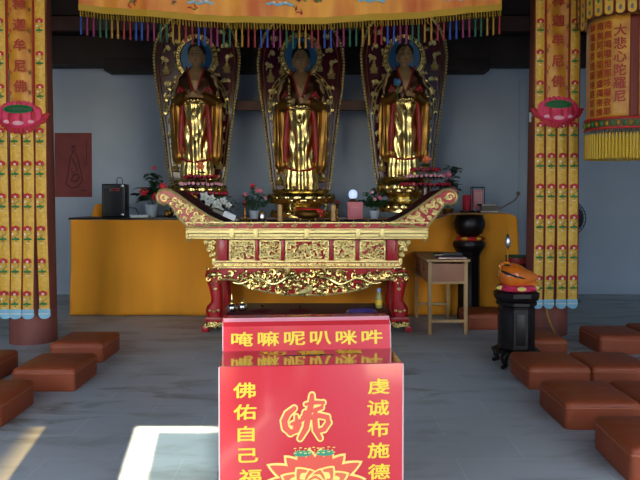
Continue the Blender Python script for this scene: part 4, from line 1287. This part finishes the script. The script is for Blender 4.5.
b.ball((.12, -.09, .11), (.03, .012, .022), M['bred'], 8, 6); b.ball((.15, -.07, .10), (.02, .012, .02), M['bred'], 8, 6); b.tube([(.13, -.09, .10), (.14, -.09, .05)], [.01, .014], M['bred'], 6)
b.build('ribbon', t)
t = thing('ink_dish', (PX(349, 7.35), 7.35, TZ), 'shallow dark dish on the carved table in front of the pink box', 'dish')
b = B(); b.lathe([(.05, 0), (.068, .012), (.07, .018), (.06, .016), (.002, .008)], (0, 0, 0), M['black'], 24); b.build('dish_body', t)
# tilted card and brown folded board against the left horn
t = thing('white_card', (PX(228, 7.35), 7.4, TZ + .03), 'white card on a grey folded board, tilted against the left scrolled table end', 'card')
R1 = Matrix.Rotation(radians(24), 4, 'Y') 
b = B(); b.box((-.02, .02, .035), (.30, .20, .035), M['grey'], bev=.004, rot=R1); b.build('folded_board', t)
b = B(); b.box((.02, -.085, .028), (.135, .008, .062), M['white'], rot=R1); b.build('card_face', t)
# right end of the altar
RZ = AZ + .082
t = thing('red_tablet', (PX(467, 8.6), 8.6, RZ), 'plain red upright tablet on a dark foot, left of the glass case', 'tablet')
b = B(); b.box((0, 0, .012), (.17, .09, .024), M['darkwood'], bev=.004); b.build('foot', t)
b = B(); b.lathe([(.055, .024), (.055, .20), (.048, .215), (.02, .222)], (0, 0, 0), M['petalr'], 24); b.build('tablet_body', t)
t = thing('glass_case', (PX(478, 8.65), 8.68, RZ), 'tall clear case with pink contents and a dark lid, behind the stacked books', 'case')
b = B(); b.box((0, 0, .16), (.12, .09, .24), M['pinkbox'], bev=.01)
for k in range(5): b.box((-.04 + .02 * k, -.047, .17), (.006, .003, .17), M['bwhite'])
b.build('contents', t)
b = B()
for sx in (-1, 1):
    for sy in (-1, 1): b.box((sx * .072, sy * .056, .16), (.008, .008, .32), M['darkwood'])
for z in (.005, .315): b.box((0, 0, z), (.152, .12, .012), M['darkwood'], bev=.002)
b.build('frame', t)
zb_ = RZ
for k, (w, h, m, lb) in enumerate(((.24, .028, 'bag', 'dark red book at the bottom of the stack on the right of the altar'), (.22, .055, 'grey', 'thick grey-brown book in the middle of the stack on the right of the altar'), (.20, .022, 'darkwood', 'thin dark book on top of the stack on the right of the altar'))):
    t = thing('book', (PX(488, 8.5) + (.0, .02, -.01)[k], 8.5, zb_), lb, 'book', 'stacked books on the altar', rz=(.05, -.04, .1)[k])
    b = B(); b.box((0, 0, h / 2), (w, .15, h), M[m], bev=.003); b.build('cover', t)
    b = B(); b.box((0, -.003, h / 2), (w - .012, .148, h * .7), M['bwhite'] if k != 1 else M['grey']); b.build('page_block', t)
    zb_ += h + .001
b = B(); b.tube([(PX(500, 9.86), 9.88, PZ(209, 9.86)), (PX(507, 9.86), 9.87, PZ(205, 9.86)), (PX(514, 9.86), 9.87, PZ(201, 9.86)), (PX(519, 9.86), 9.87, PZ(195, 9.86))], .008, M['cable'], 7)
b.ball((PX(518.5, 9.86), 9.87, PZ(193.5, 9.86)), .03, M['cable'], 10, 7)
tag(b.build('wall_cable'), 'tan cable end with a knob on the back wall above the right altar end', 'cable')
# ------------------------------------------------------------------ desk
D0 = 6.99
dk = thing('desk', (PX(448.5, D0), D0, 0), 'narrow pale pine desk with a drawer front beside the carved table', 'desk')
DW, DL, DH = .40, 1.02, .765
b = B(); b.box((0, DL / 2, DH - .011), (.44, DL + .04, .022), M['wood'], bev=.003); b.build('desk_top', dk)
for sx in (-1, 1):
    for y in (.02, DL - .02):
        b = B(); b.box((sx * (DW / 2 - .0175), y, (DH - .022) / 2), (.036, .036, DH - .022), M['wood'], bev=.003); b.build('leg', dk)
b = B(); b.box((0, .012, DH - .135), (DW - .06, .014, .185), M['plywood'], bev=.002); b.box((0, .012, DH - .236), (DW - .04, .03, .022), M['wood']); b.build('end_panel', dk)
b = B(); b.box((0, DL - .012, DH - .135), (DW - .06, .014, .185), M['plywood']); b.build('end_panel', dk)
for sx in (-1, 1):
    for q in range(2):
        b = B(); b.box((sx * (DW / 2 - .012), .275 + q * .47, DH - .125), (.016, .43, .17), M['plywood'], bev=.002)
        dr = b.build('drawer', dk)
        if sx < 0:
            b = B(); b.ball((sx * (DW / 2 + .008), .275 + q * .47, DH - .125), .012, M['darkgold'], 10, 7); b.build('knob', dr)
    b = B(); b.box((sx * (DW / 2 - .015), DL / 2, DH - .235), (.022, DL - .05, .022), M['wood']); b.box((sx * (DW / 2 - .0145), DL / 2, DH - .13), (.024, .03, .20), M['wood']); b.build('side_rail', dk)
b = B(); b.box((0, .02, .135), (DW - .05, .022, .030), M['wood']); b.build('stretcher', dk)
b = B(); b.box((0, DL - .02, .16), (DW - .05, .022, .030), M['wood']); b.build('stretcher', dk)
for k, (px, py, w, h, m, lb, yy) in enumerate(((449, 0, .30, .014, 'tmag', 'thin magenta booklet lying at the front of the pine desk', 7.17), (443, 0, .20, .016, 'darkwood', 'dark booklet lying farther back on the pine desk', 7.55))):
    t = thing('booklet', (PX(px, yy) - (.0 if k else -.02), yy, DH), lb, 'booklet', rz=(.05, -.1)[k])
    b = B(); b.box((0, 0, h / 2), (w, .17, h), M[m], bev=.002); b.build('cover', t)
    b = B(); b.box((.002, -.001, h / 2), (w - .006, .170, h * .6), M['bwhite']); b.build('page_block', t)
t = thing('incense_packet', (PX(453, 7.22), 7.24, DH + .0145), 'black packet with red and white marks lying on the magenta booklet', 'packet', rz=-.15)
b = B(); b.box((0, 0, .018), (.20, .10, .036), M['black'], bev=.004); b.build('wrapper', t)
b = B(); b.ball((-.02, -.03, .036), (.025, .015, .004), M['redlabel'], 10, 5); b.box((.04, -.02, .037), (.05, .02, .003), M['grey']); b.build('sticker', t)
# ------------------------------------------------------------------ black bowl on its tall stand
bs = thing('bowl_stand', (PX(469.5, 7.93), 7.93, 0), 'tall black stand behind the pine desk carrying the big black bowl', 'stand')
b = B(); b.lathe([(.16, .80), (.185, .83), (.19, .87), (.18, .885), (.18, .895), (.002, .895)], (0, 0, 0), M['black'], 8); b.build('stand_top', bs)
b = B(); b.lathe([(.135, .10), (.128, .15), (.125, .72), (.15, .78), (.17, .80)], (0, 0, 0), M['black'], 8)
b.build('stand_body', bs, smooth=False)
b = B(); b.lathe([(.138, .0), (.14, .03), (.138, .06), (.135, .10)], (0, 0, 0), M['black'], 8); b.build('base', bs, smooth=False)
t = thing('round_cushion', (PX(469.5, 7.95), 7.95, .896), 'red and yellow round pad under the big black bowl', 'cushion')
b = B(); b.lathe([(.12, 0), (.165, .012), (.175, .03), (.16, .048), (.12, .055), (.002, .052)], (0, 0, 0), M['bred'], 32)
rr = b.build('pad', t)
b = B()
for k in range(6):
    a = 2 * pi * (k + .5) / 6 + .5; b.ball((.140 * cos(a), .140 * sin(a), .030), (.05, .05, .024), M['yfringe'], 8, 6)
b.build('pad_patch', t)
b = B(); b.lathe([(.05, .0), (.10, .006), (.15, .04), (.178, .10), (.182, .16), (.165, .215), (.155, .235), (.165, .245), (.155, .248), (.145, .235), (.16, .16), (.14, .06), (.002, .03)], (0, 0, 0), M['black'], 48)
tag(b.build('black_bowl', loc=(PX(469.5, 7.95), 7.95, .948)), 'big glossy black singing bowl on a red and yellow pad', 'bowl')
# ------------------------------------------------------------------ wooden fish and its octagonal stand
ms = thing('octagonal_stand', (1.63, 5.71, 0), 'octagonal black carved stand carrying the orange wooden fish', 'stand', rz=radians(22.5))
b = B(); b.lathe([(.155, .555), (.175, .575), (.185, .60), (.185, .635), (.17, .645), (.002, .645)], (0, 0, 0), M['black'], 8); b.build('stand_top', ms, smooth=False)
b = B(); b.lathe([(.15, .16), (.15, .50), (.142, .515), (.165, .53), (.165, .555)], (0, 0, 0), M['black'], 8); b.build('stand_body', ms, smooth=False)
for k in range(8):
    a = radians(22.5 + 45 * k); r = .1395
    b = B(); R = Matrix.Rotation(a, 4, 'Z'); t_ = Matrix.Translation((0, 0, 0))
    b.box((0, 0, 0), (.006, .075, .26), M['black'], bev=.002)
    o = b.build('side_panel', ms, loc=(r * cos(a), r * sin(a), .33)); o.rotation_euler = (0, 0, a)
b = B(); b.lathe([(.17, .115), (.20, .12), (.20, .145), (.18, .15), (.16, .165)], (0, 0, 0), M['black'], 8); b.build('base', ms, smooth=False)
for k in range(4):
    a = radians(90 * k + 22.5 - 0); c, s_ = cos(a), sin(a)
    b = B(); b.tube([(.15 * c, .15 * s_, .13), (.19 * c, .19 * s_, .10), (.185 * c, .185 * s_, .06), (.17 * c, .17 * s_, .03), (.205 * c, .205 * s_, .018), (.215 * c, .215 * s_, .018)], [.035, .03, .022, .02, .018, .016], M['black'], 10)
    b.build('leg', ms)
ms.rotation_euler = (0, 0, radians(22.5)); ms.scale = (1, 1, .966)
t = thing('round_cushion', (1.63, 5.71, .625), 'pink and cream round pad under the orange wooden fish', 'cushion')
b = B(); b.lathe([(.12, 0), (.155, .008), (.165, .028), (.15, .045), (.10, .05), (.002, .045)], (0, 0, 0), M['pink'], 32); b.build('pad', t)
b = B()
for k in range(5):
    a = 2 * pi * k / 5 - pi / 2; b.ball((.135 * cos(a), .135 * sin(a), .028), (.050, .040, .020), M['yelo'], 8, 6)
b.build('pad_patch', t)
wf = thing('wooden_fish', (1.63, 5.71, .650), 'glossy orange wooden fish drum on the octagonal stand', 'wooden fish')
b = B()
def fish(p):
    x, y, z = p
    k = (x + .14) / .28
    s_ = 1 - .35 * max(0, k - .45) / .55
    return Vector((x * 1.0 + (.05 if x > .08 else 0) * (x - .08) / .06, y * s_, (z + .0) * s_ - .03 * max(0, k - .5) * 1.2))
b.ball((-.012, 0, .100), (.142, .12, .108), M['muyu'], 36, 24, fn=fish)
b.tube([(.05, 0, .06), (.12, 0, .040), (.175, 0, .026)], [.06, .038, .014], M['muyu'], 14)
b.build('drum_body', wf); wf.scale = (1, 1, 1.0)
b = B(); b.tube([(-.135, -.05, .14), (-.10, -.085, .125), (-.04, -.112, .105), (.04, -.108, .085)], [.006, .013, .011, .004], M['slot'], 8); b.build('mouth_slot', wf)
b = B(); b.lathe([(.022, 0), (.03, .006), (.02, .012)], (-.09, -.05, .185), M['black'], 14)
b.tube([(-.13, .0, .15), (-.14, .0, .18), (-.11, .0, .205), (-.06, .0, .20)], .013, M['muyu'], 8)
b.build('handle_scroll', wf)
t = thing('striker', (PX(507.5, 5.85), 5.83, .70), 'slim upright striker with a shiny silver bulb behind the wooden fish', 'striker')
b = B(); b.tube([(0, 0, -.05), (0, 0, .27), (0, 0, .44)], [.005, .0045, .003], M['darkgold'], 8); b.build('rod', t)
b = B(); b.lathe([(.004, .265), (.018, .28), (.026, .31), (.024, .34), (.010, .375), (.004, .39)], (0, 0, 0), M['silver'], 18); b.build('bulb', t)
t = thing('red_drum', (PX(518, 7.6), 7.6, 0), 'dark red round barrel with a dark rim partly hidden behind the wooden fish', 'barrel')
b = B(); b.lathe([(.12, 0), (.13, .02), (.15, .35), (.13, .66), (.12, .68)], (0, 0, 0), M['maroontop'], 30); b.build('barrel_body', t)
b = B(); b.lathe([(.125, .675), (.13, .69), (.125, .735), (.002, .74)], (0, 0, 0), M['redfab'], 30); b.build('lid', t)
b = B(); b.lathe([(.128, .735), (.134, .742), (.128, .755), (.115, .755), (.112, .742)], (0, 0, 0), M['leaf'], 30); b.build('rim', t)
b = B(); b.tube([(PX(547, 6.8), 6.84, .36), (PX(549, 6.8), 6.8, .22), (PX(552, 6.8), 6.79, .13), (PX(558, 6.75), 6.74, .03), (PX(562, 6.6), 6.62, .008), (PX(566, 6.4), 6.45, .008)], .008, M['cord'], 6)
tag(b.build('cord'), 'loose yellowish cord trailing down the foot of the right column', 'cord')
# ------------------------------------------------------------------ standing fan behind the right banner
fn_ = thing('floor_fan', (3.28, 9.25, 0), 'dark standing fan by the back wall, mostly hidden behind the right-hand banner', 'fan')
b = B(); b.lathe([(.20, 0), (.21, .012), (.19, .03), (.05, .05), (.03, .09)], (0, 0, 0), M['blackp'], 28); b.build('base', fn_)
b = B(); b.tube([(0, 0, .05), (0, 0, 1.0)], .016, M['blackp'], 10); b.build('pole', fn_)
hz0 = PZ(218, 9.2)
b = B(); b.ball((0, .02, hz0), (.07, .09, .07), M['blackp'], 16, 10); b.tube([(0, .02, .98), (0, .02, hz0)], .022, M['blackp'], 8); b.build('motor', fn_)
b = B()
for y in (-.13, -.04): b.tube([(.235 * cos(2 * pi * k / 36), y, hz0 + .235 * sin(2 * pi * k / 36)) for k in range(37)], .006, M['blackp'], 6)
for k in range(28):
    a = 2 * pi * k / 28; b.tube([(.03 * cos(a), -.16, hz0 + .03 * sin(a)), (.16 * cos(a), -.155, hz0 + .16 * sin(a)), (.235 * cos(a), -.13, hz0 + .235 * sin(a)), (.235 * cos(a), -.04, hz0 + .235 * sin(a)), (.05 * cos(a), -.02, hz0 + .05 * sin(a))], .0025, M['blackp'], 4)
b.build('cage', fn_)
for k in range(3):
    a0 = 2 * pi * k / 3; b = B()
    def bl(u, v, a0=a0):
        r = .04 + .17 * v; a = a0 + (u - .5) * (1.1 + .3 * v); return (r * cos(a), -.09 + .03 * (u - .5), hz0 + r * sin(a))
    b.sheet(bl, 8, 8, .003, M['blackp']); b.build('blade', fn_)
# ------------------------------------------------------------------ poster
t = thing('poster', (PX(73.5, 9.88), 9.89, PZ(165, 9.88)), 'faded red poster with a dark ink drawing on the back wall at the left', 'poster')
pw, ph = 37 / 690 * 9.88, 64 / 690 * 9.88
b = B(); b.box((0, 0, 0), (pw, .006, ph), M['paper']); b.build('sheet', t)
b = B()
def ln(pts, r=.006): b.tube([(x * pw, -.005, z * ph) for x, z in pts], r, M['ink'], 4, sq=.3)
ln([(-.02, .28), (.03, .30), (.06, .26), (.04, .21), (0, .2), (-.03, .23), (-.02, .28)]); b.ball((.02 * pw, -.004, .29 * ph), (.022, .003, .016), M['ink'], 8, 5)
ln([(0, .2), (-.08, .12), (-.12, -.05), (-.16, -.2), (-.2, -.3)]); ln([(.04, .2), (.12, .12), (.16, 0), (.2, -.1), (.24, -.24)])
ln([(-.2, -.3), (-.05, -.36), (.12, -.34), (.24, -.24)]); ln([(-.04, .1), (.05, .02), (.1, -.08), (0, -.14), (-.06, -.06)]); ln([(0, -.16), (.12, -.14), (.16, -.2), (.06, -.26), (-.06, -.24), (0, -.16)], .009)
ln([(.36, .38), (.36, 0)], .004); ln([(.30, .1), (.30, -.02)], .004); ln([(.2, -.4), (.34, -.4)], .004)
b.build('ink_drawing', t)
# ------------------------------------------------------------------ hanging lotus banners
def banner(px, D, z_bot, z_top, wpx, rows_px, label, seed, chars_py):
    sc = D / 690
    W = wpx * sc
    t = thing('lotus_banner', (PX(px, D), D, z_bot), label, 'banner')
    Z = lambda py: PZ(py, D) - z_bot
    zl = Z(rows_px[0])     # centre of the lotus
    H = z_top - z_bot
    rnd = random.Random(seed)
    sw = W * .235
    # motif: red flower on a curling stem above a green leaf
    def motif(b, x, z, s_, y):
        b.tube([(x + .3 * s_, y, z + .55 * s_), (x + .55 * s_, y, z + .1 * s_), (x - .1 * s_, y, z - .3 * s_), (x + .1 * s_, y, z - 1.2 * s_)], .0028, M['bgreen'], 4)
        for k in range(5):
            a = radians(200 - 55 * k); b.ball((x + .42 * s_ * cos(a), y, z + .85 * s_ + .30 * s_ * sin(a)), (.30 * s_, .003, .20 * s_), M['bred'], 7, 5)
        b.ball((x, y - .003, z + .78 * s_), (.2 * s_, .003, .16 * s_), M['bwhite'], 7, 5)
        b.ball((x - .4 * s_, y, z + .02 * s_), (.16 * s_, .003, .2 * s_), M['bwhite'], 6, 4)
        for sx in (-1, 1): b.ball((x + sx * .3 * s_, y, z - .72 * s_), (.34 * s_, .003, .16 * s_), M['bgreen'], 7, 5)
        b.ball((x, y, z - .6 * s_), (.2 * s_, .003, .2 * s_), M['bgreen'], 6, 4)
        b.box((x, y, z - 1.32 * s_), (.5 * s_, .003, .08 * s_), M['bwhite'])
    # four separate tails below the lotus
    for k in range(4):
        xc = (k - 1.5) * W * .253
        b = B(); ph = rnd.uniform(0, 6)
        zt = zl - .03; y0 = .004 * (k % 2)
        def tail(u, v):
            z = .0 + (zt) * v; tip = .02 * (1 - (2 * u - 1) ** 2) if v == 0 else 0
            return (xc + (u - .5) * sw + .012 * sin(1.9 * z + ph) * (1 - v), y0 + .010 * sin(2.2 * z + ph) * (1 - v) + .006 * cos(2 * pi * u), z - tip + .055)
        i = b.mi(M['satin2']); b.sheet(tail, 6, 40, .006, M['satin2'])
        strip = b.build('tail', t, angle=70)
        b = B()
        for sx in (-1, 1):
            b.tube([(tail(.5, v / 20)[0] + sx * sw * .48, tail(.5 + .48 * sx, v / 20)[1] - .0015, tail(.5 + .48 * sx, v / 20)[2] + (.02 if v == 0 else 0)) for v in range(21)], .005, M['bmar'], 4)
        z = zl - .20; dz = rows_px[1] * sc
        while z > .12:
            v = z / zt; p = tail(.5, v); motif(b, p[0], z + .055 - .05, .062, p[1] - .010 - .006); z -= dz
        b.build('embroidery', strip)
        b = B()
        def tipf(u, v):
            z = .06 * v; tp = .030 * sqrt(max(0, 1 - (2 * u - 1) ** 2)) * (1 - v)
            q = tail(u, .0); return (q[0] * 1, q[1] - .006, z - tp + .050)
        b.sheet(tipf, 6, 4, .012, M['bblue'])
        b.tube([(tail(.5, 0)[0] + (u - .5) * sw * .9, tail(.5, 0)[1] - .009, .07) for u in (0, .25, .5, .75, 1)], .005, M['bwhite'], 5)
        b.build('tail_tip', strip)
    # upper part: wide centre panel and two side strips
    Hu = H - zl
    for sx in (-1, 1):
        xc = sx * W * .385; b = B()
        b.sheet(lambda u, v: (xc + (u - .5) * sw, .006 * cos(2 * pi * u) + .003 * sin(3 * v * 5), zl + Hu * v), 6, 30, .006, M['satin2'])
        s2_ = b.build('side_strip', t, angle=70); b = B()
        for s3 in (-1, 1): b.tube([(xc + s3 * sw * .48, -.005, zl + Hu * v / 12) for v in range(13)], .005, M['bmar'], 4)
        z = zl + .22
        while z < H - .05: motif(b, xc, z, .056, -.012); z += rows_px[1] * sc
        b.build('embroidery', s2_)
    b = B(); cw = W * .50
    b.sheet(lambda u, v: ((u - .5) * cw, .012 + .010 * sin(2.5 * pi * u + 7 * v) + .006 * sin(15 * v + 3 * u), zl + Hu * v), 14, 60, .006, M['satin'])
    cp = b.build('centre_panel', t, angle=70)
    b = B()
    for s3 in (-1, 1): b.tube([(s3 * cw * .5, -.006, zl + Hu * v / 12) for v in range(13)], .006, M['bred'], 4)
    for ch, py in chars_py:
        write(b, ch, (.0, -.016, Z(py)), .125, .120, M['bred2'], .03)
        for s3 in (-1, 1): leafy(b, s3 * .09, Z(py) - .08, -.01, .05 * s3, .7, .005, M['bgreen']); leafy(b, s3 * .085, Z(py + 8), -.01, .04, 1.0, .005, M['bred'])
    b.build('lettering', cp, smooth=False, fix=False)
    # the lotus emblem: a stuffed flower
    b = B(); LWd = W * .53
    for k in range(13):
        a = radians(180 * k / 12); 
        def fn(p, a=a): return Vector((p.x * cos(a) - p.z * sin(a), p.y, p.x * sin(a) + p.z * cos(a)))
        b.ball((LWd * .50 * cos(a), -.02, zl - .02 - .075 * sin(a)), (.085, .014, .036), M['dpink'], 10, 6, fn=lambda p, a=a: Vector((p.x * cos(a) + p.z * sin(a), p.y, -p.x * sin(a) + p.z * cos(a))))
    for k in range(9):
        a = radians(180 * k / 8); b.ball((LWd * .62 * cos(a), -.03, zl - .035 + .045 * abs(cos(a))), (.055, .02, .075), M['pink'], 10, 8)
    for s3 in (-1, 1):
        for q in range(3): b.ball((s3 * LWd * (.92 - .06 * q), -.016, zl - .0 - .028 * q), (.045, .010, .022), M['dpink'], 8, 6, fn=lambda p, s3=s3: Vector((p.x, p.y, p.z + p.x * .3 * s3)))
    b.ball((0, -.034, zl - .02), (LWd * .72, .03, .098), M['pink'], 24, 14)
    for k in range(6): b.ball(((k - 2.5) * .052, -.056 + .003 * abs(k - 2.5), zl - .035 + .01 * abs(k - 2.5)), (.026, .012, .055), M['dpink'] if k % 2 else M['pink'], 10, 8)
    b.ball((0, -.066, zl - .075), (.055, .008, .022), M['lpink'], 12, 6)
    for s3 in (-1, 1): b.ball((s3 * .11, -.052, zl - .06), (.035, .008, .018), M['lpink'], 10, 6)
    em = b.build('lotus_emblem', t)
    b = B(); b.ball((0, -.052, zl + .055), (LWd * .52, .016, .032), M['lotgreen'], 20, 10)
    b.tube([(LWd * .53 * cos(2 * pi * k / 24), -.058, zl + .055 + .034 * sin(2 * pi * k / 24)) for k in range(25)], .007, M['bgreen'], 6)
    for k in range(9): b.ball((LWd * .58 * cos(radians(20 * k + 10)), -.045, zl + .062 + .05 * sin(radians(20 * k + 10))), (.022, .012, .026), M['pink'], 8, 6)
    b.build('lotus_centre', em)
    return t
banner(22, 6.45, PZ(321.5, 6.45), 4.5, 51, (116, 32.5), 'long yellow lotus banner hanging before the left-hand maroon column', 1, (('佛', 87), ('尼', 67), ('牟', 46), ('迦', 26), ('释', 5)))
banner(556, 6.75, PZ(311, 6.75), 4.5, 45, (111, 30.5), 'long yellow lotus banner hanging before the right-hand maroon column', 2, (('佛', 82), ('尼', 62), ('牟', 41), ('迦', 22), ('释', 2)))
# ------------------------------------------------------------------ orange canopy valance with coloured tassels
VD = 6.0
va = thing('canopy_valance', (PX(290, VD), VD, 2.9), 'wide orange satin canopy valance with rainbow tassels above the altar', 'canopy')
XL, XR = PX(81, VD) - PX(290, VD), PX(500, VD) - PX(290, VD)
def vb(x):   # bottom line of the braid in local z
    px = 290 + x / VD * 690
    u = (px - 290) / 213
    py = 27 - 16.5 * abs(u) ** 1.7
    return PZ(py, VD) - 2.9
def yfold(x, z): return .018 * sin(7 * x) + .008 * sin(23 * x + 1) * (1 if z < .5 else .6) - .10 * (1 - (x / 1.9) ** 2)
b = B()
def vf(u, v):
    x = XL + (XR - XL) * u; z0 = vb(x); z = z0 + (1.2 - z0) * v; return (x, yfold(x, z), z)
b.sheet(vf, 160, 24, .006, M['osatin']); cloth_b = b
b = B()
b.sheet(lambda u, v: (XL + (XR - XL) * u, yfold(XL + (XR - XL) * u, 0) - .010, vb(XL + (XR - XL) * u) - .01 + .055 * v), 160, 3, .010, M['fringe'])
for k in range(0, 150):
    x = XL + (XR - XL) * (k + .5) / 150; b.tube([(x, yfold(x, 0) - .004, vb(x)), (x + .004, yfold(x, 0) - .004, vb(x) - .06)], .003, M['fringe'], 4)
b.build('braid', va)
n = 68; cols = ['tblue', 'tmag', 'tmag', 'tgreen', 'tgreen', 'tgold', 'tgold', 'tred', 'tred', 'tblue']
proto = {}
for k in range(n):
    x = XL + .02 + (XR - XL - .04) * k / (n - 1); c = cols[k % len(cols)] if k else 'tblue'
    if c not in proto:
        b = B(); b.lathe([(.004, 0), (.008, -.006), (.0095, -.02), (.0075, -.04), (.0105, -.15), (.0105, -.155)], (0, 0, 0), M[c], 8)
        b.tube([(0, 0, 0), (0, 0, .055)], .002, M['fringe'], 4)
        proto[c] = b.build('tassel', va); o = proto[c]
    else:
        o = proto[c].copy(); COL.objects.link(o); o.parent = va
    o.location = (x, yfold(x, 0) - .002, vb(x) - .06)
b = cloth_b   # embroidered clouds and flowers
for (px, py, m) in ((203, 6.5, 'bblue'), (281, 9.5, 'bblue'), (370, 6, 'bblue'), (447, 2, 'bblue')):
    x = PX(px, VD) - PX(290, VD); z = PZ(py, VD) - 2.9
    for q in range(7): b.ball((x + (q - 3) * .032, yfold(x, 0) - .012, z + .008 * sin(q * 1.8)), (.022, .006, .012), M[m], 8, 5)
    for q in range(3): b.ball((x + (q - 1) * .05, yfold(x, 0) - .014, z + .012), (.016, .006, .008), M['lpink' if q == 1 else 'bwhite'], 8, 5)
rn = random.Random(2)
for q in range(46):
    px = rn.uniform(84, 498); x = PX(px, VD) - PX(290, VD); z = vb(x) + rn.uniform(.08, .32); m = rn.choice(['bred', 'bgreen', 'dpink', 'tmag'])
    leafy(b, x, z, yfold(x, 0) - .008, .05, rn.uniform(0, 6), .006, M[m]); leafy(b, x, z, yfold(x, 0) - .008, .04, rn.uniform(0, 6), .005, M['bgreen'])
    if q % 3 == 0: b.ball((x, yfold(x, 0) - .01, z), (.014, .005, .014), M['bred'], 7, 5)
for px in (272, 297): b.ball((PX(px, VD) - PX(290, VD), yfold(0, 0) - .012, PZ(0, VD) - 2.9), (.035, .01, .03), M['tmag'], 10, 6)
b.build('valance_cloth', va, angle=80)
b = B(); b.tube([(XL, .0, 1.21), (XR, .0, 1.21)], .025, M['darkwood'], 10); b.build('hanging_rod', va)
for k in range(2):
    b = B(); b.tube([((XL, XR)[k] * .8, 0, 1.2), ((XL, XR)[k] * .8, 0, 1.9)], .006, M['cord'], 6); b.build('cord', va)
# ------------------------------------------------------------------ cylindrical canopy banner
DD = 6.4
cb = thing('cylinder_banner', (PX(620, DD), DD, PZ(160, DD)), 'round hanging cloth cylinder with red lettering and yellow fringe at the top right', 'banner')
Zc = lambda py: PZ(py, DD) - PZ(160, DD)
R = 32.5 * DD / 690
def cyl(b, r, z0, z1, m, th=.006, wav=.012, n=72, nz=14):
    i = b.mi(m)
    def rr(a, z): return r * (1 + wav * sin(9 * a + 3 * z) + wav * .6 * sin(17 * a + 6 * z))
    b.grid(lambda u, v: (rr(2 * pi * u, z0 + (z1 - z0) * v) * cos(2 * pi * u), rr(2 * pi * u, z0 + (z1 - z0) * v) * sin(2 * pi * u), z0 + (z1 - z0) * v), n, nz, m, closed_u=True)
b = B(); cyl(b, R, Zc(123), Zc(22), M['satin']); o = b.build('drum_cloth', cb, angle=80)
md = o.modifiers.new('thickness', 'SOLIDIFY'); md.thickness = .006
b = B(); cyl(b, R + .012, Zc(131), Zc(121), M['band'], wav=.004)
for py in (121, 130.5): b.tube([((R + .016) * cos(2 * pi * k / 60), (R + .016) * sin(2 * pi * k / 60), Zc(py)) for k in range(61)], .010, M['bred'], 6)
for k in range(40):
    a = 2 * pi * k / 40; b.ball(((R + .016) * cos(a), (R + .016) * sin(a), Zc(126)), (.014, .014, .022), M['fringe' if k % 2 else 'bgreen'], 7, 5)
o = b.build('border_band', cb, angle=80)
b = B()
for k in range(120):
    a = 2 * pi * k / 120; r = R + .003; b.tube([(r * cos(a), r * sin(a), Zc(131)), (r * cos(a), r * sin(a), Zc(136.5))], .004, M['grey'], 4)
for k in range(66):
    a = 2 * pi * k / 66; r = R + .005; b.tube([(r * cos(a), r * sin(a), Zc(135)), (r * cos(a), r * sin(a), Zc(138)), (r * cos(a), r * sin(a), Zc(159.5))], [.006, .012, .013], M['yfringe'], 6)
b.build('fringe', cb)
def curved(b, ch, ang, z, sx, sz, m, bold=.02):
    r = R + .012; x, y = r * sin(ang), -r * cos(ang)
    mt = Matrix.Translation((x, y, z)) @ Matrix.Rotation(ang, 4, 'Z') @ Matrix.Rotation(radians(90), 4, 'X') @ Matrix.Diagonal((sx, sz, 1, 1))
    b.mesh(text_mesh(ch, bold), mt, m)
b = B()
for k, ch in enumerate('大悲心陀羅尼'): curved(b, ch, -.45, Zc(38 + k * 12.6), .11, .11, M['bred2'], .02)
txt = '南無喝囉怛那哆囉夜耶南無阿唎耶婆盧羯帝爍缽囉耶菩提薩埵婆耶'
for c in range(3):
    for k in range(10): curved(b, txt[(c * 10 + k) % len(txt)], (-.78, -1.02, -1.3)[c], Zc(32 + k * 9.2), .068, .075, M['bred2'], .02)
for c in range(3):
    for k in range(10): curved(b, txt[(c * 10 + k + 3) % len(txt)], .30 + .25 * c, Zc(32 + k * 9.2), .068, .075, M['bred2'], .02)
b.build('lettering', cb, smooth=False, fix=False)
b = B()
for a0 in (-.06,):
    def st_(u, v): 
        a = a0 + (u - .5) * .26; r = R + .010; z = Zc(122) + (Zc(24) - Zc(122)) * v; return (r * sin(a), -r * cos(a), z)
    b.grid(st_, 5, 20, M['bmar'])
o = b.build('dark_strip', cb); md = o.modifiers.new('thickness', 'SOLIDIFY'); md.thickness = .003
R2 = 41.5 * DD / 690
b = B()
cyl(b, R2 * .96, Zc(10), Zc(-60), M['satin'])
o = b.build('upper_tier', cb, angle=80); md = o.modifiers.new('thickness', 'SOLIDIFY'); md.thickness = .006
for k in range(26):
    a = 2 * pi * k / 26 + 3.3; w = R2 * 2 * pi / 26 * .46; zb = Zc(34 if k % 26 == 0 else 25)
    b = B(); P = [(-w, Zc(-40)), (-w, zb + .03), (-w * .6, zb + .008), (0, zb), (w * .6, zb + .008), (w, zb + .03), (w, Zc(-40))]
    b.prism(P, -.004, .004, M['satin2'])
    b.tube([(p[0], -.006, p[1]) for p in P], .006, M['bmar'], 4)
    for q in range(4): b.ball((0, -.006, zb + .06 + q * .085), (.014, .004, .024), M['bgreen' if q % 2 else 'grey'], 7, 5)
    o = b.build('lappet', cb, angle=30, loc=(R2 * cos(a), R2 * sin(a), 0)); o.rotation_euler = (0, 0, a + pi / 2)
b = B(); b.lathe([(R2 * .97, 0), (R2 * .97, .03), (.05, .12), (.01, .14)], (0, 0, Zc(-62)), M['satin'], 40); b.build('crown', cb)
b = B(); b.tube([(0, 0, Zc(-62) + .12), (0, 0, 4.8 - PZ(160, DD))], .006, M['cord'], 6); b.build('cord', cb)
